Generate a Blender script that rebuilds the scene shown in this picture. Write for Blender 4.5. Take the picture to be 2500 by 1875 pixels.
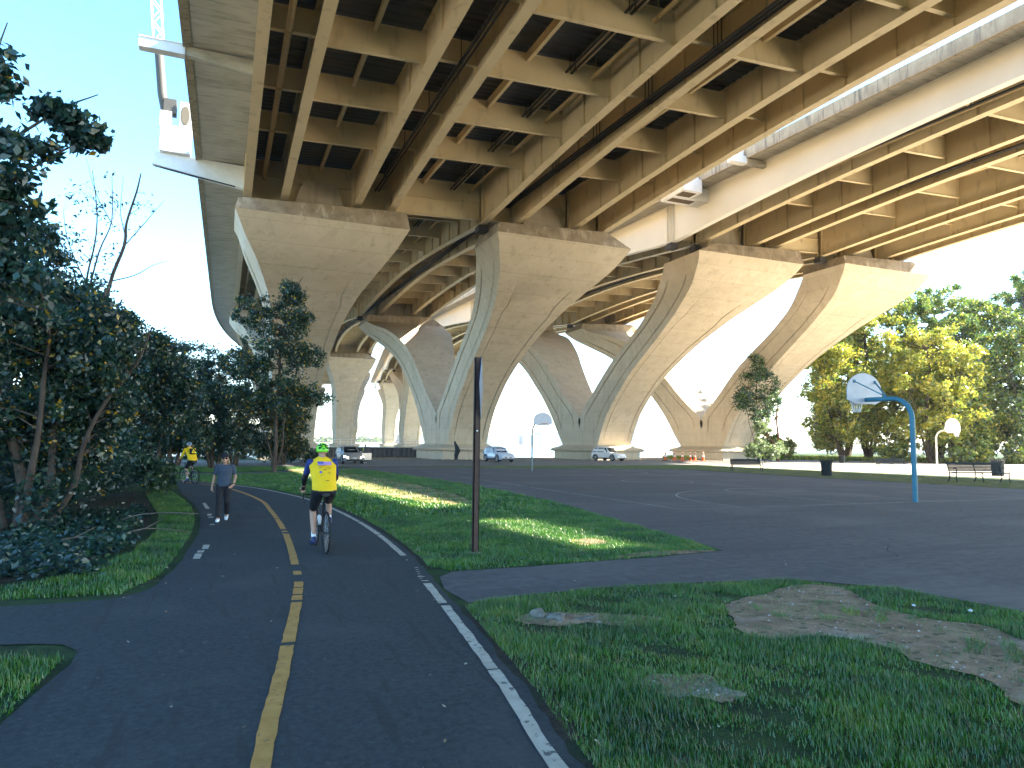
import bpy, bmesh, math, random
import numpy as np
from math import sin, cos, pi, radians, sqrt, atan2
from mathutils import Vector, Matrix
random.seed(7); RNG = np.random.default_rng(11)
for o in list(bpy.data.objects): bpy.data.objects.remove(o)
SC = bpy.context.scene; COL = SC.collection

# ------------------------------------------------------------------ camera
# world: X = across the bridges (to the right), Y = along the bridges (away), Z = up, metres
H = 1.8; yaw, pitch, roll = radians(22.4), radians(5.03), radians(0.6)
cam = bpy.data.cameras.new('camera'); co = bpy.data.objects.new('camera', cam); COL.objects.link(co)
fw = Vector((sin(yaw)*cos(pitch), cos(yaw)*cos(pitch), sin(pitch))); rt = Vector((cos(yaw), -sin(yaw), 0)); up = rt.cross(fw)
r2 = rt*cos(roll)+up*sin(roll); u2 = -rt*sin(roll)+up*cos(roll)
M = Matrix((r2, u2, -fw)).transposed().to_4x4(); M.translation = Vector((0, 0, H)); co.matrix_world = M
cam.sensor_width = 36.0; cam.lens = 1700/2500*36.0; cam.clip_start = 0.1; cam.clip_end = 9000
SC.camera = co
# ------------------------------------------------------------------ light
SUNV = Vector((1.268, -0.40, 1.0)).normalized()     # towards the sun: behind and to the right
W = bpy.data.worlds.new('World'); SC.world = W; W.use_nodes = True
nt = W.node_tree; bg = nt.nodes['Background']; sky = nt.nodes.new('ShaderNodeTexSky'); sky.sky_type = 'NISHITA'
sky.sun_disc = False; sky.sun_elevation = math.asin(SUNV.z); sky.sun_rotation = atan2(SUNV.x, SUNV.y)
sky.air_density = 1.0; sky.dust_density = 0.7; sky.ozone_density = 2.5
hs = nt.nodes.new('ShaderNodeHueSaturation'); hs.inputs['Hue'].default_value = 0.49; hs.inputs['Saturation'].default_value = 1.22; nt.links.new(sky.outputs[0], hs.inputs['Color']); nt.links.new(hs.outputs[0], bg.inputs[0]); bg.inputs[1].default_value = 0.10
sl = bpy.data.lights.new('sun', 'SUN'); so = bpy.data.objects.new('sun', sl); COL.objects.link(so)
sl.energy = 5.0; sl.angle = radians(0.55); sl.color = (1.0, 0.87, 0.68)
so.rotation_euler = SUNV.to_track_quat('Z', 'Y').to_euler(); so.location = (40, -20, 60)
SC.view_settings.view_transform = 'Standard'; SC.view_settings.look = 'None'
SC.view_settings.exposure = 3.05; SC.view_settings.gamma = 1.0
SC.render.engine = 'CYCLES'
SC.cycles.max_bounces = 8; SC.cycles.diffuse_bounces = 5

# ------------------------------------------------------------------ materials
MT = {}
def mat(name, col, rough=0.8, col2=None, scale=3.0, detail=6, spec=0.3, bump=0.0, bscale=None, metal=0.0,
        contrast=(0.35, 0.65), stretch=(1, 1, 1), streak=None, trans=0.0, coat=0.0, emit=None, form=None):
    if name in MT: return MT[name]
    m = bpy.data.materials.new(name); m.use_nodes = True; n = m.node_tree.nodes; l = m.node_tree.links
    b = n['Principled BSDF']; b.inputs['Roughness'].default_value = rough; b.inputs['Metallic'].default_value = metal
    b.inputs['Specular IOR Level'].default_value = spec
    if coat: b.inputs['Coat Weight'].default_value = coat
    tc = n.new('ShaderNodeTexCoord'); mp = n.new('ShaderNodeMapping'); l.new(tc.outputs['Object'], mp.inputs[0]); mp.inputs['Scale'].default_value = stretch
    out = None
    if col2 is not None:
        nz = n.new('ShaderNodeTexNoise'); nz.inputs['Scale'].default_value = scale; nz.inputs['Detail'].default_value = detail; nz.inputs['Roughness'].default_value = 0.6
        l.new(mp.outputs[0], nz.inputs['Vector'])
        cr = n.new('ShaderNodeValToRGB'); cr.color_ramp.elements[0].position = contrast[0]; cr.color_ramp.elements[1].position = contrast[1]
        cr.color_ramp.elements[0].color = (*col, 1); cr.color_ramp.elements[1].color = (*col2, 1)
        l.new(nz.outputs[0], cr.inputs[0]); out = cr.outputs[0]
    else:
        rg = n.new('ShaderNodeRGB'); rg.outputs[0].default_value = (*col, 1); out = rg.outputs[0]
    for (sc, st, c, lo, hi, fac) in (streak or []):
        mp2 = n.new('ShaderNodeMapping'); l.new(tc.outputs['Object'], mp2.inputs[0]); mp2.inputs['Scale'].default_value = st
        z = n.new('ShaderNodeTexNoise'); z.inputs['Scale'].default_value = sc; z.inputs['Detail'].default_value = 5; l.new(mp2.outputs[0], z.inputs['Vector'])
        r = n.new('ShaderNodeMapRange'); r.inputs[1].default_value = lo; r.inputs[2].default_value = hi; r.inputs[4].default_value = fac; l.new(z.outputs[0], r.inputs[0])
        mx = n.new('ShaderNodeMix'); mx.data_type = 'RGBA'; l.new(r.outputs[0], mx.inputs[0]); l.new(out, mx.inputs[6]); mx.inputs[7].default_value = (*c, 1); out = mx.outputs[2]
    if form:
        sx = n.new('ShaderNodeSeparateXYZ'); l.new(tc.outputs['Object'], sx.inputs[0]); ad = n.new('ShaderNodeMath'); l.new(sx.outputs[0], ad.inputs[0]); l.new(sx.outputs[1], ad.inputs[1])
        cb = n.new('ShaderNodeCombineXYZ'); l.new(ad.outputs[0], cb.inputs[0]); l.new(sx.outputs[2], cb.inputs[1])
        br = n.new('ShaderNodeTexBrick'); l.new(cb.outputs[0], br.inputs['Vector']); br.inputs['Scale'].default_value = 1; br.inputs['Mortar Size'].default_value = form[2]; br.inputs['Mortar Smooth'].default_value = .3
        br.inputs['Brick Width'].default_value = form[0]; br.inputs['Row Height'].default_value = form[1]; br.offset = 0.0
        br.inputs['Color1'].default_value = (.90, .90, .90, 1); br.inputs['Color2'].default_value = (1.0, 1.0, 1.0, 1); br.inputs['Mortar'].default_value = (.66, .64, .60, 1)
        mx = n.new('ShaderNodeMix'); mx.data_type = 'RGBA'; mx.blend_type = 'MULTIPLY'; mx.inputs[0].default_value = form[3]; l.new(out, mx.inputs[6]); l.new(br.outputs[0], mx.inputs[7]); out = mx.outputs[2]
    l.new(out, b.inputs['Base Color'])
    if bump:
        z = n.new('ShaderNodeTexNoise'); z.inputs['Scale'].default_value = bscale or scale*6; z.inputs['Detail'].default_value = 6; l.new(mp.outputs[0], z.inputs['Vector'])
        bp = n.new('ShaderNodeBump'); bp.inputs['Strength'].default_value = 0.6; bp.inputs['Distance'].default_value = bump; l.new(z.outputs[0], bp.inputs['Height']); l.new(bp.outputs[0], b.inputs['Normal'])
    if trans: b.inputs['Transmission Weight'].default_value = trans
    if emit: b.inputs['Emission Color'].default_value = (*emit[0], 1); b.inputs['Emission Strength'].default_value = emit[1]
    MT[name] = m; return m
def leafmat(name, cols, sc=1.3):
    if name in MT: return MT[name]
    m = bpy.data.materials.new(name); m.use_nodes = True; n = m.node_tree.nodes; l = m.node_tree.links
    n.remove(n['Principled BSDF']); out = n['Material Output']
    tc = n.new('ShaderNodeTexCoord'); z = n.new('ShaderNodeTexNoise'); z.inputs['Scale'].default_value = sc; z.inputs['Detail'].default_value = 8; z.inputs['Roughness'].default_value = 0.8
    l.new(tc.outputs['Object'], z.inputs['Vector']); cr = n.new('ShaderNodeValToRGB'); l.new(z.outputs[0], cr.inputs[0])
    e = cr.color_ramp.elements
    while len(e) < len(cols): e.new(0.5)
    for i, c in enumerate(cols): e[i].position = 0.34+0.32*i/(len(cols)-1); e[i].color = (*c, 1)
    d = n.new('ShaderNodeBsdfDiffuse'); t = n.new('ShaderNodeBsdfTranslucent'); g = n.new('ShaderNodeBsdfGlossy'); g.inputs['Roughness'].default_value = 0.4
    mx = n.new('ShaderNodeMixShader'); mx.inputs[0].default_value = 0.4; m2 = n.new('ShaderNodeMixShader'); m2.inputs[0].default_value = 0.08
    l.new(cr.outputs[0], d.inputs[0]); l.new(cr.outputs[0], t.inputs[0]); l.new(d.outputs[0], mx.inputs[1]); l.new(t.outputs[0], mx.inputs[2])
    l.new(mx.outputs[0], m2.inputs[1]); l.new(g.outputs[0], m2.inputs[2]); l.new(m2.outputs[0], out.inputs[0])
    MT[name] = m; return m

CONC = mat('pier_concrete', (0.52, 0.44, 0.325), 0.85, (0.585, 0.50, 0.38), 0.6, bump=0.006, bscale=14, form=(2.6, 1.25, .022, .55),
           streak=[(1.2, (1, 1, .12), (0.33, 0.27, 0.19), .56, .78, .4), (1.1, (1.6, 1.6, .10), (0.26, 0.21, 0.15), .57, .74, .40)])
PARA = mat('parapet_concrete', (0.36, 0.29, 0.20), 0.9, (0.47, 0.39, 0.28), 1.2, bump=0.008,
           streak=[(3.0, (1, 1.6, .15), (0.13, 0.115, 0.10), .5, .68, .75)])
SOFF = mat('soffit_concrete', (0.42, 0.39, 0.33), 0.9, (0.52, 0.49, 0.43), .5, bump=0.008, form=(3.2, 50, .02, .4),
           streak=[(1.6, (.35, 2.2, 1), (0.24, 0.225, 0.19), .5, .68, .6)])
STEEL = mat('girder_paint', (0.62, 0.495, 0.29), 0.5, (0.69, 0.555, 0.34), 0.35, spec=0.35,
            streak=[(1.4, (1, 1, .4), (0.33, 0.24, 0.14), .57, .72, .5)])
FASC_LIT = mat('fascia_bounce_tone', (0.80, 0.77, 0.69), 0.5, (0.85, 0.82, 0.74), 0.3, spec=0.35)  # same paint as the other girders, whitened for the light bounced onto it
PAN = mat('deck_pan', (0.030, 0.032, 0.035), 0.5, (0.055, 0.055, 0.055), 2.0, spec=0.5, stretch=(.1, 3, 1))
DARK = mat('black_pipe', (0.022, 0.018, 0.016), 0.5)
YPIPE = mat('drain_pipe', (0.50, 0.36, 0.17), 0.5, (0.42, 0.29, 0.13), 3)
WHITE = mat('white_paint', (0.80, 0.80, 0.80), 0.4, (0.72, 0.72, 0.72), 2)
GALV = mat('galvanised', (0.42, 0.44, 0.46), 0.4, (0.52, 0.54, 0.56), 5, metal=0.5)
ASPH = mat('trail_asphalt', (0.018, 0.025, 0.029), 0.9, (0.043, 0.053, 0.060), 18, bump=0.006, bscale=160, contrast=(.3, .75),
           streak=[(0.8, (1, 1, 1), (0.055, 0.060, 0.062), .52, .72, .6), (9, (1, .5, 1), (0.09, 0.088, 0.085), .66, .74, .5), (70, (1, 1, 1), (0.13, 0.13, 0.13), .62, .74, .6), (2.0, (4, .35, 1), (0.022, 0.024, 0.026), .60, .64, .5)])
COURT = mat('court_asphalt', (0.062, 0.062, 0.068), 0.9, (0.100, 0.098, 0.104), 6, bump=0.005, bscale=120,
            streak=[(0.25, (1, 1, 1), (0.15, 0.14, 0.14), .5, .72, .6), (0.9, (.3, 1.6, 1), (0.055, 0.056, 0.062), .52, .66, .6)])
ROADM = mat('road_asphalt', (0.10, 0.098, 0.096), 0.9, (0.15, 0.145, 0.14), 3, bump=0.005, bscale=90,
            streak=[(0.3, (1, 1, 1), (0.20, 0.19, 0.175), .5, .7, .5)])
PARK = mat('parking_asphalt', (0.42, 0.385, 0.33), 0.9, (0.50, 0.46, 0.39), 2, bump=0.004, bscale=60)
GRND = mat('ground_turf', (0.010, 0.026, 0.006), 1.0, (0.022, 0.055, 0.010), 2.2, bump=0.03, bscale=30,
           streak=[(0.5, (1, 1, 1), (0.05, 0.06, 0.02), .52, .72, .7), (1.3, (1, 1, 1), (0.075, 0.055, 0.035), .62, .70, .7)])
SOIL = mat('bare_soil', (0.17, 0.11, 0.07), 1.0, (0.32, 0.225, 0.145), 3.0, bump=0.05, bscale=28,
           streak=[(1.3, (1, 1, 1), (0.33, 0.31, 0.29), .56, .70, .75), (9, (1, 1, 1), (0.035, 0.055, 0.018), .56, .66, .75)])
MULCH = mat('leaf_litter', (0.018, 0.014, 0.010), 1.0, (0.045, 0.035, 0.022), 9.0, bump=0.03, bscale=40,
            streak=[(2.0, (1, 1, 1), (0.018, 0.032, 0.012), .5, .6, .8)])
LINEW = mat('white_line', (0.36, 0.32, 0.26), 0.8, (0.46, 0.42, 0.35), 6, bump=0.003, bscale=90,
            streak=[(14, (1, 1, 1), (0.06, 0.063, 0.066), .60, .66, .85)])
LINEY = mat('yellow_line', (0.37, 0.185, 0.045), 0.8, (0.47, 0.25, 0.07), 6, bump=0.003, bscale=90,
            streak=[(16, (1, 1, 1), (0.07, 0.06, 0.045), .60, .70, .6)])
LINEC = mat('court_line', (0.25, 0.25, 0.27), 0.85, (0.36, 0.36, 0.38), 3, streak=[(1.5, (1, 1, 1), (0.10, 0.10, 0.11), .5, .66, .8)])
RUST = mat('brown_steel', (0.055, 0.030, 0.026), 0.6, (0.085, 0.048, 0.038), 5, bump=0.001)
BARK = mat('bark', (0.055, 0.040, 0.032), 0.95, (0.10, 0.078, 0.062), 9, bump=0.02, stretch=(1, 1, .25))
BARKL = mat('pale_bark', (0.10, 0.085, 0.07), 0.95, (0.17, 0.15, 0.125), 9, bump=0.02, stretch=(1, 1, .25))
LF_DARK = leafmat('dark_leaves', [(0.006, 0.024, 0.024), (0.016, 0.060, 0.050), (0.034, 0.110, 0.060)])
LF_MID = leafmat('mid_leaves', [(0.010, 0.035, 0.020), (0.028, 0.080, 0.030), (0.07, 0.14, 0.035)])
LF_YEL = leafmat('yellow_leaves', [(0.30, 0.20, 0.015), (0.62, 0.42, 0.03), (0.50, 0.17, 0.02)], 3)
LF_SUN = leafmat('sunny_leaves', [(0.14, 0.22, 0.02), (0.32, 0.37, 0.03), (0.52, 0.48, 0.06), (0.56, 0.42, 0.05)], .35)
LF_GRN = leafmat('green_leaves', [(0.05, 0.12, 0.018), (0.12, 0.22, 0.03), (0.25, 0.33, 0.05)], .4)
LF_PALE = leafmat('pale_leaves', [(0.14, 0.20, 0.10), (0.28, 0.36, 0.20)], 2)
GRASS = leafmat('grass_blades', [(0.008, 0.045, 0.006), (0.026, 0.120, 0.008), (0.065, 0.20, 0.010), (0.20, 0.24, 0.04)], .9)
DRYG = leafmat('dry_grass', [(0.05, 0.09, 0.015), (0.14, 0.13, 0.04), (0.26, 0.20, 0.09)], 1.2)
WATER = mat('river_water', (0.10, 0.13, 0.14), 0.22, spec=0.6, bump=0.05, bscale=0.6)

# ------------------------------------------------------------------ mesh helpers
class MB:
    def __init__(s): s.v = []; s.f = []; s.m = []
    def add(s, vs, fs, mi=0):
        k = len(s.v); s.v += [tuple(p) for p in vs]; s.f += [tuple(i+k for i in f) for f in fs]; s.m += [mi]*len(fs)
    def box(s, x0, x1, y0, y1, z0, z1, mi=0, mt=None):
        vs = [(x, y, z) for z in (z0, z1) for y in (y0, y1) for x in (x0, x1)]
        if mt is not None: vs = [mt @ Vector(p) for p in vs]
        s.add(vs, [(0, 2, 3, 1), (4, 5, 7, 6), (0, 1, 5, 4), (1, 3, 7, 5), (3, 2, 6, 7), (2, 0, 4, 6)], mi)
    def beam(s, a, b, w, h, mi=0):
        a = Vector(a); b = Vector(b); d = b-a; L = d.length
        q = d.to_track_quat('Y', 'Z').to_matrix().to_4x4(); q.translation = a
        s.box(-w/2, w/2, 0, L, -h/2, h/2, mi, q)
    def tube(s, pts, r, n=8, mi=0, cap=True):
        pts = [Vector(p) for p in pts]; rs = r if isinstance(r, (list, tuple)) else [r]*len(pts)
        rings = []; prev = None
        for i, p in enumerate(pts):
            d = (pts[min(i+1, len(pts)-1)]-pts[max(i-1, 0)]).normalized()
            if prev is None: a = d.orthogonal().normalized()
            else:
                a = prev-d*prev.dot(d); a = a.normalized() if a.length > 1e-6 else d.orthogonal().normalized()
            prev = a; b = d.cross(a)
            rings.append([p+(a*cos(2*pi*k/n)+b*sin(2*pi*k/n))*rs[i] for k in range(n)])
        vs = [q for rg in rings for q in rg]; fs = []
        for i in range(len(pts)-1):
            for k in range(n): fs.append((i*n+k, i*n+(k+1) % n, (i+1)*n+(k+1) % n, (i+1)*n+k))
        if cap: fs += [tuple(range(n))[::-1], tuple((len(pts)-1)*n+k for k in range(n))]
        s.add(vs, fs, mi)
    def lathe(s, prof, n=16, c=(0, 0, 0), mi=0, axis='z', mt=None):
        vs = []; fs = []
        for (r, z) in prof:
            for k in range(n):
                a = 2*pi*k/n; p = Vector((r*cos(a), r*sin(a), z))
                if axis == 'x': p = Vector((p.z, p.x, p.y))
                if axis == 'y': p = Vector((p.x, p.z, p.y))
                if mt is not None: p = mt @ p
                vs.append(p+Vector(c))
        for i in range(len(prof)-1):
            for k in range(n): fs.append((i*n+k, i*n+(k+1) % n, (i+1)*n+(k+1) % n, (i+1)*n+k))
        s.add(vs, fs, mi)
    def loft(s, loops, mi=0, cap=True, closed=True):
        n = len(loops[0]); vs = [p for l in loops for p in l]; fs = []
        for i in range(len(loops)-1):
            for k in range(n if closed else n-1): fs.append((i*n+k, i*n+(k+1) % n, (i+1)*n+(k+1) % n, (i+1)*n+k))
        if cap: fs += [tuple(range(n))[::-1], tuple((len(loops)-1)*n+k for k in range(n))]
        s.add(vs, fs, mi)
    def poly(s, pts, z, mi=0): s.add([(x, y, z) for x, y in pts], [tuple(range(len(pts)))], mi)
    def build(s, name, mats, parent=None, smooth=None, recalc=True):
        me = bpy.data.meshes.new(name); me.from_pydata(s.v, [], s.f)
        if not isinstance(mats, (list, tuple)): mats = [mats]
        for m in mats: me.materials.append(m)
        me.polygons.foreach_set('material_index', s.m)
        if recalc:
            bm = bmesh.new(); bm.from_mesh(me); bmesh.ops.recalc_face_normals(bm, faces=bm.faces); bm.to_mesh(me); bm.free()
        if smooth is not None:
            me.polygons.foreach_set('use_smooth', [True]*len(me.polygons)); me.set_sharp_from_angle(angle=radians(smooth))
        o = bpy.data.objects.new(name, me); COL.objects.link(o)
        if parent is not None: o.parent = parent
        return o
def npmesh(name, V, F, mats, mi=None, parent=None):
    me = bpy.data.meshes.new(name); nf, k = F.shape
    me.vertices.add(len(V)); me.vertices.foreach_set('co', V.astype(np.float32).ravel())
    me.loops.add(nf*k); me.loops.foreach_set('vertex_index', F.astype(np.int32).ravel())
    me.polygons.add(nf); me.polygons.foreach_set('loop_start', np.arange(0, nf*k, k, dtype=np.int32))
    for m in mats: me.materials.append(m)
    if mi is not None: me.polygons.foreach_set('material_index', mi.astype(np.int32))
    me.update(calc_edges=True)
    o = bpy.data.objects.new(name, me); COL.objects.link(o)
    if parent is not None: o.parent = parent
    return o
def tag(o, label=None, cat=None, group=None, kind=None):
    if label: o['label'] = label
    if cat: o['category'] = cat
    if group: o['group'] = group
    if kind: o['kind'] = kind
    return o
def thing(name, loc, label, cat, group=None, rz=0):
    o = bpy.data.objects.new(name, None); COL.objects.link(o); o.location = loc; o.rotation_euler = (0, 0, rz); o.empty_display_size = .3
    return tag(o, label, cat, group)
def kids(o): return [c for c in bpy.data.objects if c.parent == o]
def dup(o, loc, rz=None, label=None, sc=None):
    def cp(a, p):
        c = a.copy(); COL.objects.link(c)
        if p is not None: c.parent = p
        for ch in kids(a): cp(ch, c)
        return c
    r = cp(o, None); r.location = loc
    if rz is not None: r.rotation_euler = (0, 0, rz)
    if sc: r.scale = (sc, sc, sc)
    if label: r['label'] = label
    return r
def catmull(pts, n=4):
    P = [np.array(p, float) for p in pts]; P = [2*P[0]-P[1]]+P+[2*P[-1]-P[-2]]; out = []
    for i in range(1, len(P)-2):
        for j in range(n):
            t = j/n; a, b, c, d = P[i-1:i+3]
            out.append(.5*((2*b)+(-a+c)*t+(2*a-5*b+4*c-d)*t*t+(-a+3*b-3*c+d)*t**3))
    out.append(P[-2]); return out

# ------------------------------------------------------------------ terrain, water, paving
def sheet(name, pts, z, m, label=None, sub=None):
    b = MB(); b.poly(pts, z); o = b.build(name, m); o['kind'] = 'structure'
    if label: o['label'] = label
    if o.data.polygons[0].normal.z < 0: o.data.flip_normals()
    return o
g = MB()
shore = [(-400, 99), (-60, 101), (-10, 97), (12, 95.3), (27, 95.3), (35, 96.5), (60, 97), (78, 101), (95, 112), (120, 140), (170, 190), (260, 230), (500, 260)]
for i in range(len(shore)-1):
    (xa, ya), (xb, yb) = shore[i], shore[i+1]
    g.add([(xa, -150, 0), (xb, -150, 0), (xb, yb, 0), (xa, ya, 0)], [(0, 1, 2, 3)])
    g.add([(xa, ya, 0), (xb, yb, 0), (xb+(1.5 if i > 7 else 0), yb+3.0, -1.7), (xa+(1.5 if i > 7 else 0), ya+3.0, -1.7)], [(0, 1, 2, 3)])
g.add([(-400, -150, 0), (500, -150, 0), (500, -400, 0), (-400, -400, 0)], [(0, 3, 2, 1)])
o = g.build('ground', GRND); tag(o, 'grassy park ground under and around the bridges', kind='structure')
w = MB(); w.poly([(-6000, 40), (7000, 40), (7000, 8000), (-6000, 8000)], -1.3); tag(w.build('water', WATER), 'pale bright river beyond the piers', kind='structure')

pl_edge = catmull([(-1.35, -1), (-1.30, 3), (-1.22, 5.5), (-1.08, 7.1), (-1.9, 7.55), (-4.0, 7.7), (-9.0, 7.7)], 3)
pl_far = catmull([(-9.0, 9.3), (-4, 9.25), (-2.14, 9.19), (-.95, 9.35), (-.62, 10.6), (-.48, 12.4), (-.38, 15.3), (-.42, 18.2), (-.66, 22), (-1.06, 25.1), (-1.6, 30.5), (-2.6, 34.6), (-5.0, 37.0), (-11, 38.8), (-20, 39.5)], 4)
wl = [(1.7, -1), (1.72, 2.0), (1.81, 3.66), (2.0, 4.83), (2.24, 6.64), (2.43, 8.2), (2.61, 9.82), (2.77, 11.3), (2.93, 14.2), (2.95, 17.2), (2.82, 20.5), (2.54, 23.6), (1.9, 27.0), (1.05, 30.2), (-.73, 34.4), (-2.8, 38.0), (-6, 40.6), (-12, 42.3), (-20, 43)]
wlc = catmull(wl, 4)
def offset(pts, d):
    out = []
    for i, p in enumerate(pts):
        a = pts[max(i-1, 0)]; b = pts[min(i+1, len(pts)-1)]; t = np.array([b[0]-a[0], b[1]-a[1]]); t = t/np.linalg.norm(t)
        out.append((p[0]+t[1]*d, p[1]-t[0]*d))
    return out
def rough(pts, a=0.03):
    return [(p[0]+random.uniform(-a, a), p[1]+random.uniform(-a, a)) for p in pts]
redge = rough(catmull(offset(wlc, .14), 2), .025)
trail = [tuple(p) for p in pl_edge]+[tuple(p) for p in rough(pl_far, .02)]+[tuple(p) for p in redge[::-1]]
def tri_sheet(name, pts, z, m, label):
    bm = bmesh.new(); vs = [bm.verts.new((x, y, z)) for x, y in pts]; f = bm.faces.new(vs); bmesh.ops.triangulate(bm, faces=[f], ngon_method='EAR_CLIP')
    for f in bm.faces:
        f.normal_update()
        if f.normal.z < 0: f.normal_flip()
    me = bpy.data.meshes.new(name); bm.to_mesh(me); bm.free(); me.materials.append(m)
    o = bpy.data.objects.new(name, me); COL.objects.link(o); tag(o, label, kind='structure'); return o
court = [(8.20, 10.0), (8.45, 11.6), (8.75, 13.4), (9.3, 16.5), (9.9, 20.3), (10.2, 25), (10.3, 31), (9.9, 41), (8.9, 50), (8.0, 55.0), (22, 56.2), (23.5, 50.5), (30, 49.5), (34.2, 47.5),
         (34.0, 40), (33.6, 34), (33.8, 28), (34.6, 20), (36, 10), (36, -20), (14, -20), (9.2, 1.5), (8.45, 4.4), (8.3, 5.4), (8.12, 6.6), (7.55, 7.35), (7.2, 7.56), (6.6, 7.66), (5.86, 7.79), (4.54, 7.92), (3.4, 7.88), (2.70, 7.72),
         (2.66, 8.5), (2.80, 9.3), (3.08, 9.62), (4.2, 9.68), (5.3, 9.72), (6.6, 9.78)]
tri_sheet('court', catmull_like := rough([tuple(p) for p in court], .04), 0.006, COURT, 'worn dark asphalt basketball court and the path that joins it')
tri_sheet('trail', trail, 0.010, ASPH, 'curving dark asphalt bicycle trail')
sheet('road', [(-60, 57.5), (8, 56), (20, 56.5), (36, 57), (60, 58.5), (140, 62), (140, 84), (66, 83.5), (54, 78.8), (20, 78.0), (6, 76), (-60, 76)], 0.004, ROADM, 'park road with parked cars in front of the piers')
sheet('parking', [(50, -120), (46, 10), (47, 30), (46, 40), (45, 52), (46, 58.4), (140, 60), (140, 20), (120, -120)], 0.008, PARK, 'sunlit pale asphalt lot beyond the benches')
sheet('bounce_ground', [(-90, -60), (-34, -60), (-34, 56), (-90, 56)], 0.004, PARK, 'unseen pale sheet added far left beyond the trees to bounce sunlight')  # added ground out of sight, pale so it bounces sun under the bridges
sheet('footpath', [(-14, 45.0), (-3, 42.6), (2, 43.2), (5.6, 46), (9.2, 50.5), (9.0, 53), (4.5, 48.8), (1.4, 45.4), (-3, 44.6), (-14, 47.2)], 0.007, COURT, 'narrow footpath behind the trail')
sheet('shore_soil', [(4, 78.3), (20, 78.2), (54, 79.0), (66, 83.9), (75, 90), (70, 97.5), (30, 95.2), (12, 95.0), (2, 95)], 0.005, SOIL, 'stony bare soil around the pier footings')
dirt1 = [(5.03, 6.05), (5.35, 6.55), (5.79, 6.80), (6.3, 6.92), (6.71, 7.12), (7.2, 7.2), (7.45, 6.9), (7.25, 6.4), (7.0, 5.9), (7.0, 5.3), (7.3, 4.9), (7.1, 4.4), (7.3, 3.6), (6.6, 2.6), (5.6, 2.6), (5.3, 3.3), (5.62, 3.8), (5.5, 4.3), (5.65, 4.7), (5.4, 5.2), (4.9, 5.25), (4.75, 5.6)]
dirt2 = [(2.85, 6.75), (3.1, 6.98), (3.6, 6.85), (4.0, 6.62), (4.35, 6.35), (4.1, 6.1), (3.75, 6.2), (3.5, 6.42), (3.2, 6.38), (3.0, 6.5)]
dirt3 = [(2.98, 4.62), (3.2, 4.83), (3.42, 4.74), (3.62, 4.66), (3.55, 4.4), (3.62, 4.2), (3.35, 4.12), (3.2, 4.3), (3.05, 4.35)]
bare1 = [(6.1, 11.35), (6.15, 12.0), (6.7, 12.15), (6.75, 11.5)]
bare2 = [(6.0, 9.90), (6.3, 10.2), (7.0, 10.35), (7.7, 10.2), (7.9, 9.98)]
strip_ = [(7.5, 30), (6.6, 33), (7.3, 41), (8.1, 44), (7.6, 50), (5.4, 51.5), (4.3, 44), (4.9, 36)]
DIRTS = []
for nme, d, lb in (('soil_patch', dirt1, 'large bare soil patch in the near lawn'), ('soil_patch', dirt2, 'thin bare soil patch by the pale stones'), ('soil_patch', dirt3, 'dark bare soil patch low in the near lawn'),
                   ('soil_patch', bare1, 'small bare soil patch in the lawn beside the brown post'), ('soil_patch', bare2, 'bare soil along the lawn tip by the path')):
    dd = rough([tuple(p) for p in catmull(d[-2:]+d+d[:2], 6)][12:12+6*len(d)], .022); DIRTS.append(dd)
    tri_sheet(nme, dd, 0.012, SOIL, lb)
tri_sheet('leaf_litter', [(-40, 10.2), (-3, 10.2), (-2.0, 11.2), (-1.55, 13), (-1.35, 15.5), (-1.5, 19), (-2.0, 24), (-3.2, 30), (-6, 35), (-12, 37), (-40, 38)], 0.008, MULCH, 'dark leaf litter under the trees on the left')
sheet('bench_verge', [(34.3, 26), (35, 20), (40.5, 20), (42.5, 30), (43, 42), (41, 50), (35, 48)], 0.005, mat('dry_or_sunlit_turf', (0.09, 0.085, 0.04), 1.0, (0.17, 0.12, 0.075), .7, bump=.03, bscale=20), 'worn dry grass verge with benches')

sun_strip = [(7.3, 20.5), (7.9, 24), (8.1, 30), (7.7, 38), (6.9, 46), (5.6, 52), (4.0, 52), (4.2, 44), (4.6, 34), (4.9, 27), (5.6, 22.5), (6.3, 20)]
tri_sheet('dry_or_sunlit_turf', rough([tuple(p) for p in catmull(sun_strip+[sun_strip[0]], 8)][:-1], .12), 0.012, mat('sun_strip_turf', (0.10, 0.12, 0.03), 1.0, (0.32, 0.25, 0.13), 1.1, bump=.02, bscale=25, contrast=(.42, .58)), 'straw coloured strip in the lawn beyond the cyclist, lightening the sun patch')  # pale straw tone laid where the sun patch falls, to brighten it
b = MB()
for side, (lo, hi) in ((1, (2.0, 7.6)), (1, (9.9, 33))):
    pts_ = rough([p for p in catmull(offset(wlc, .22), 3) if lo < p[1] < hi], .02)
    L_ = offset(pts_, -.12); R_ = rough(offset(pts_, .10), .045)
    b.add([(x, y, .0085) for x, y in L_]+[(x, y, .0085) for x, y in R_], [(i, i+1, len(pts_)+i+1, len(pts_)+i) for i in range(len(pts_)-1)])
tag(b.build('trail_shoulder', MULCH), 'thin ragged dirt shoulder along the right edge of the trail', kind='structure')
b = MB(); rc = random.Random(17)
CRK = mat('crack', (.006, .007, .008), 1.0)
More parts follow.
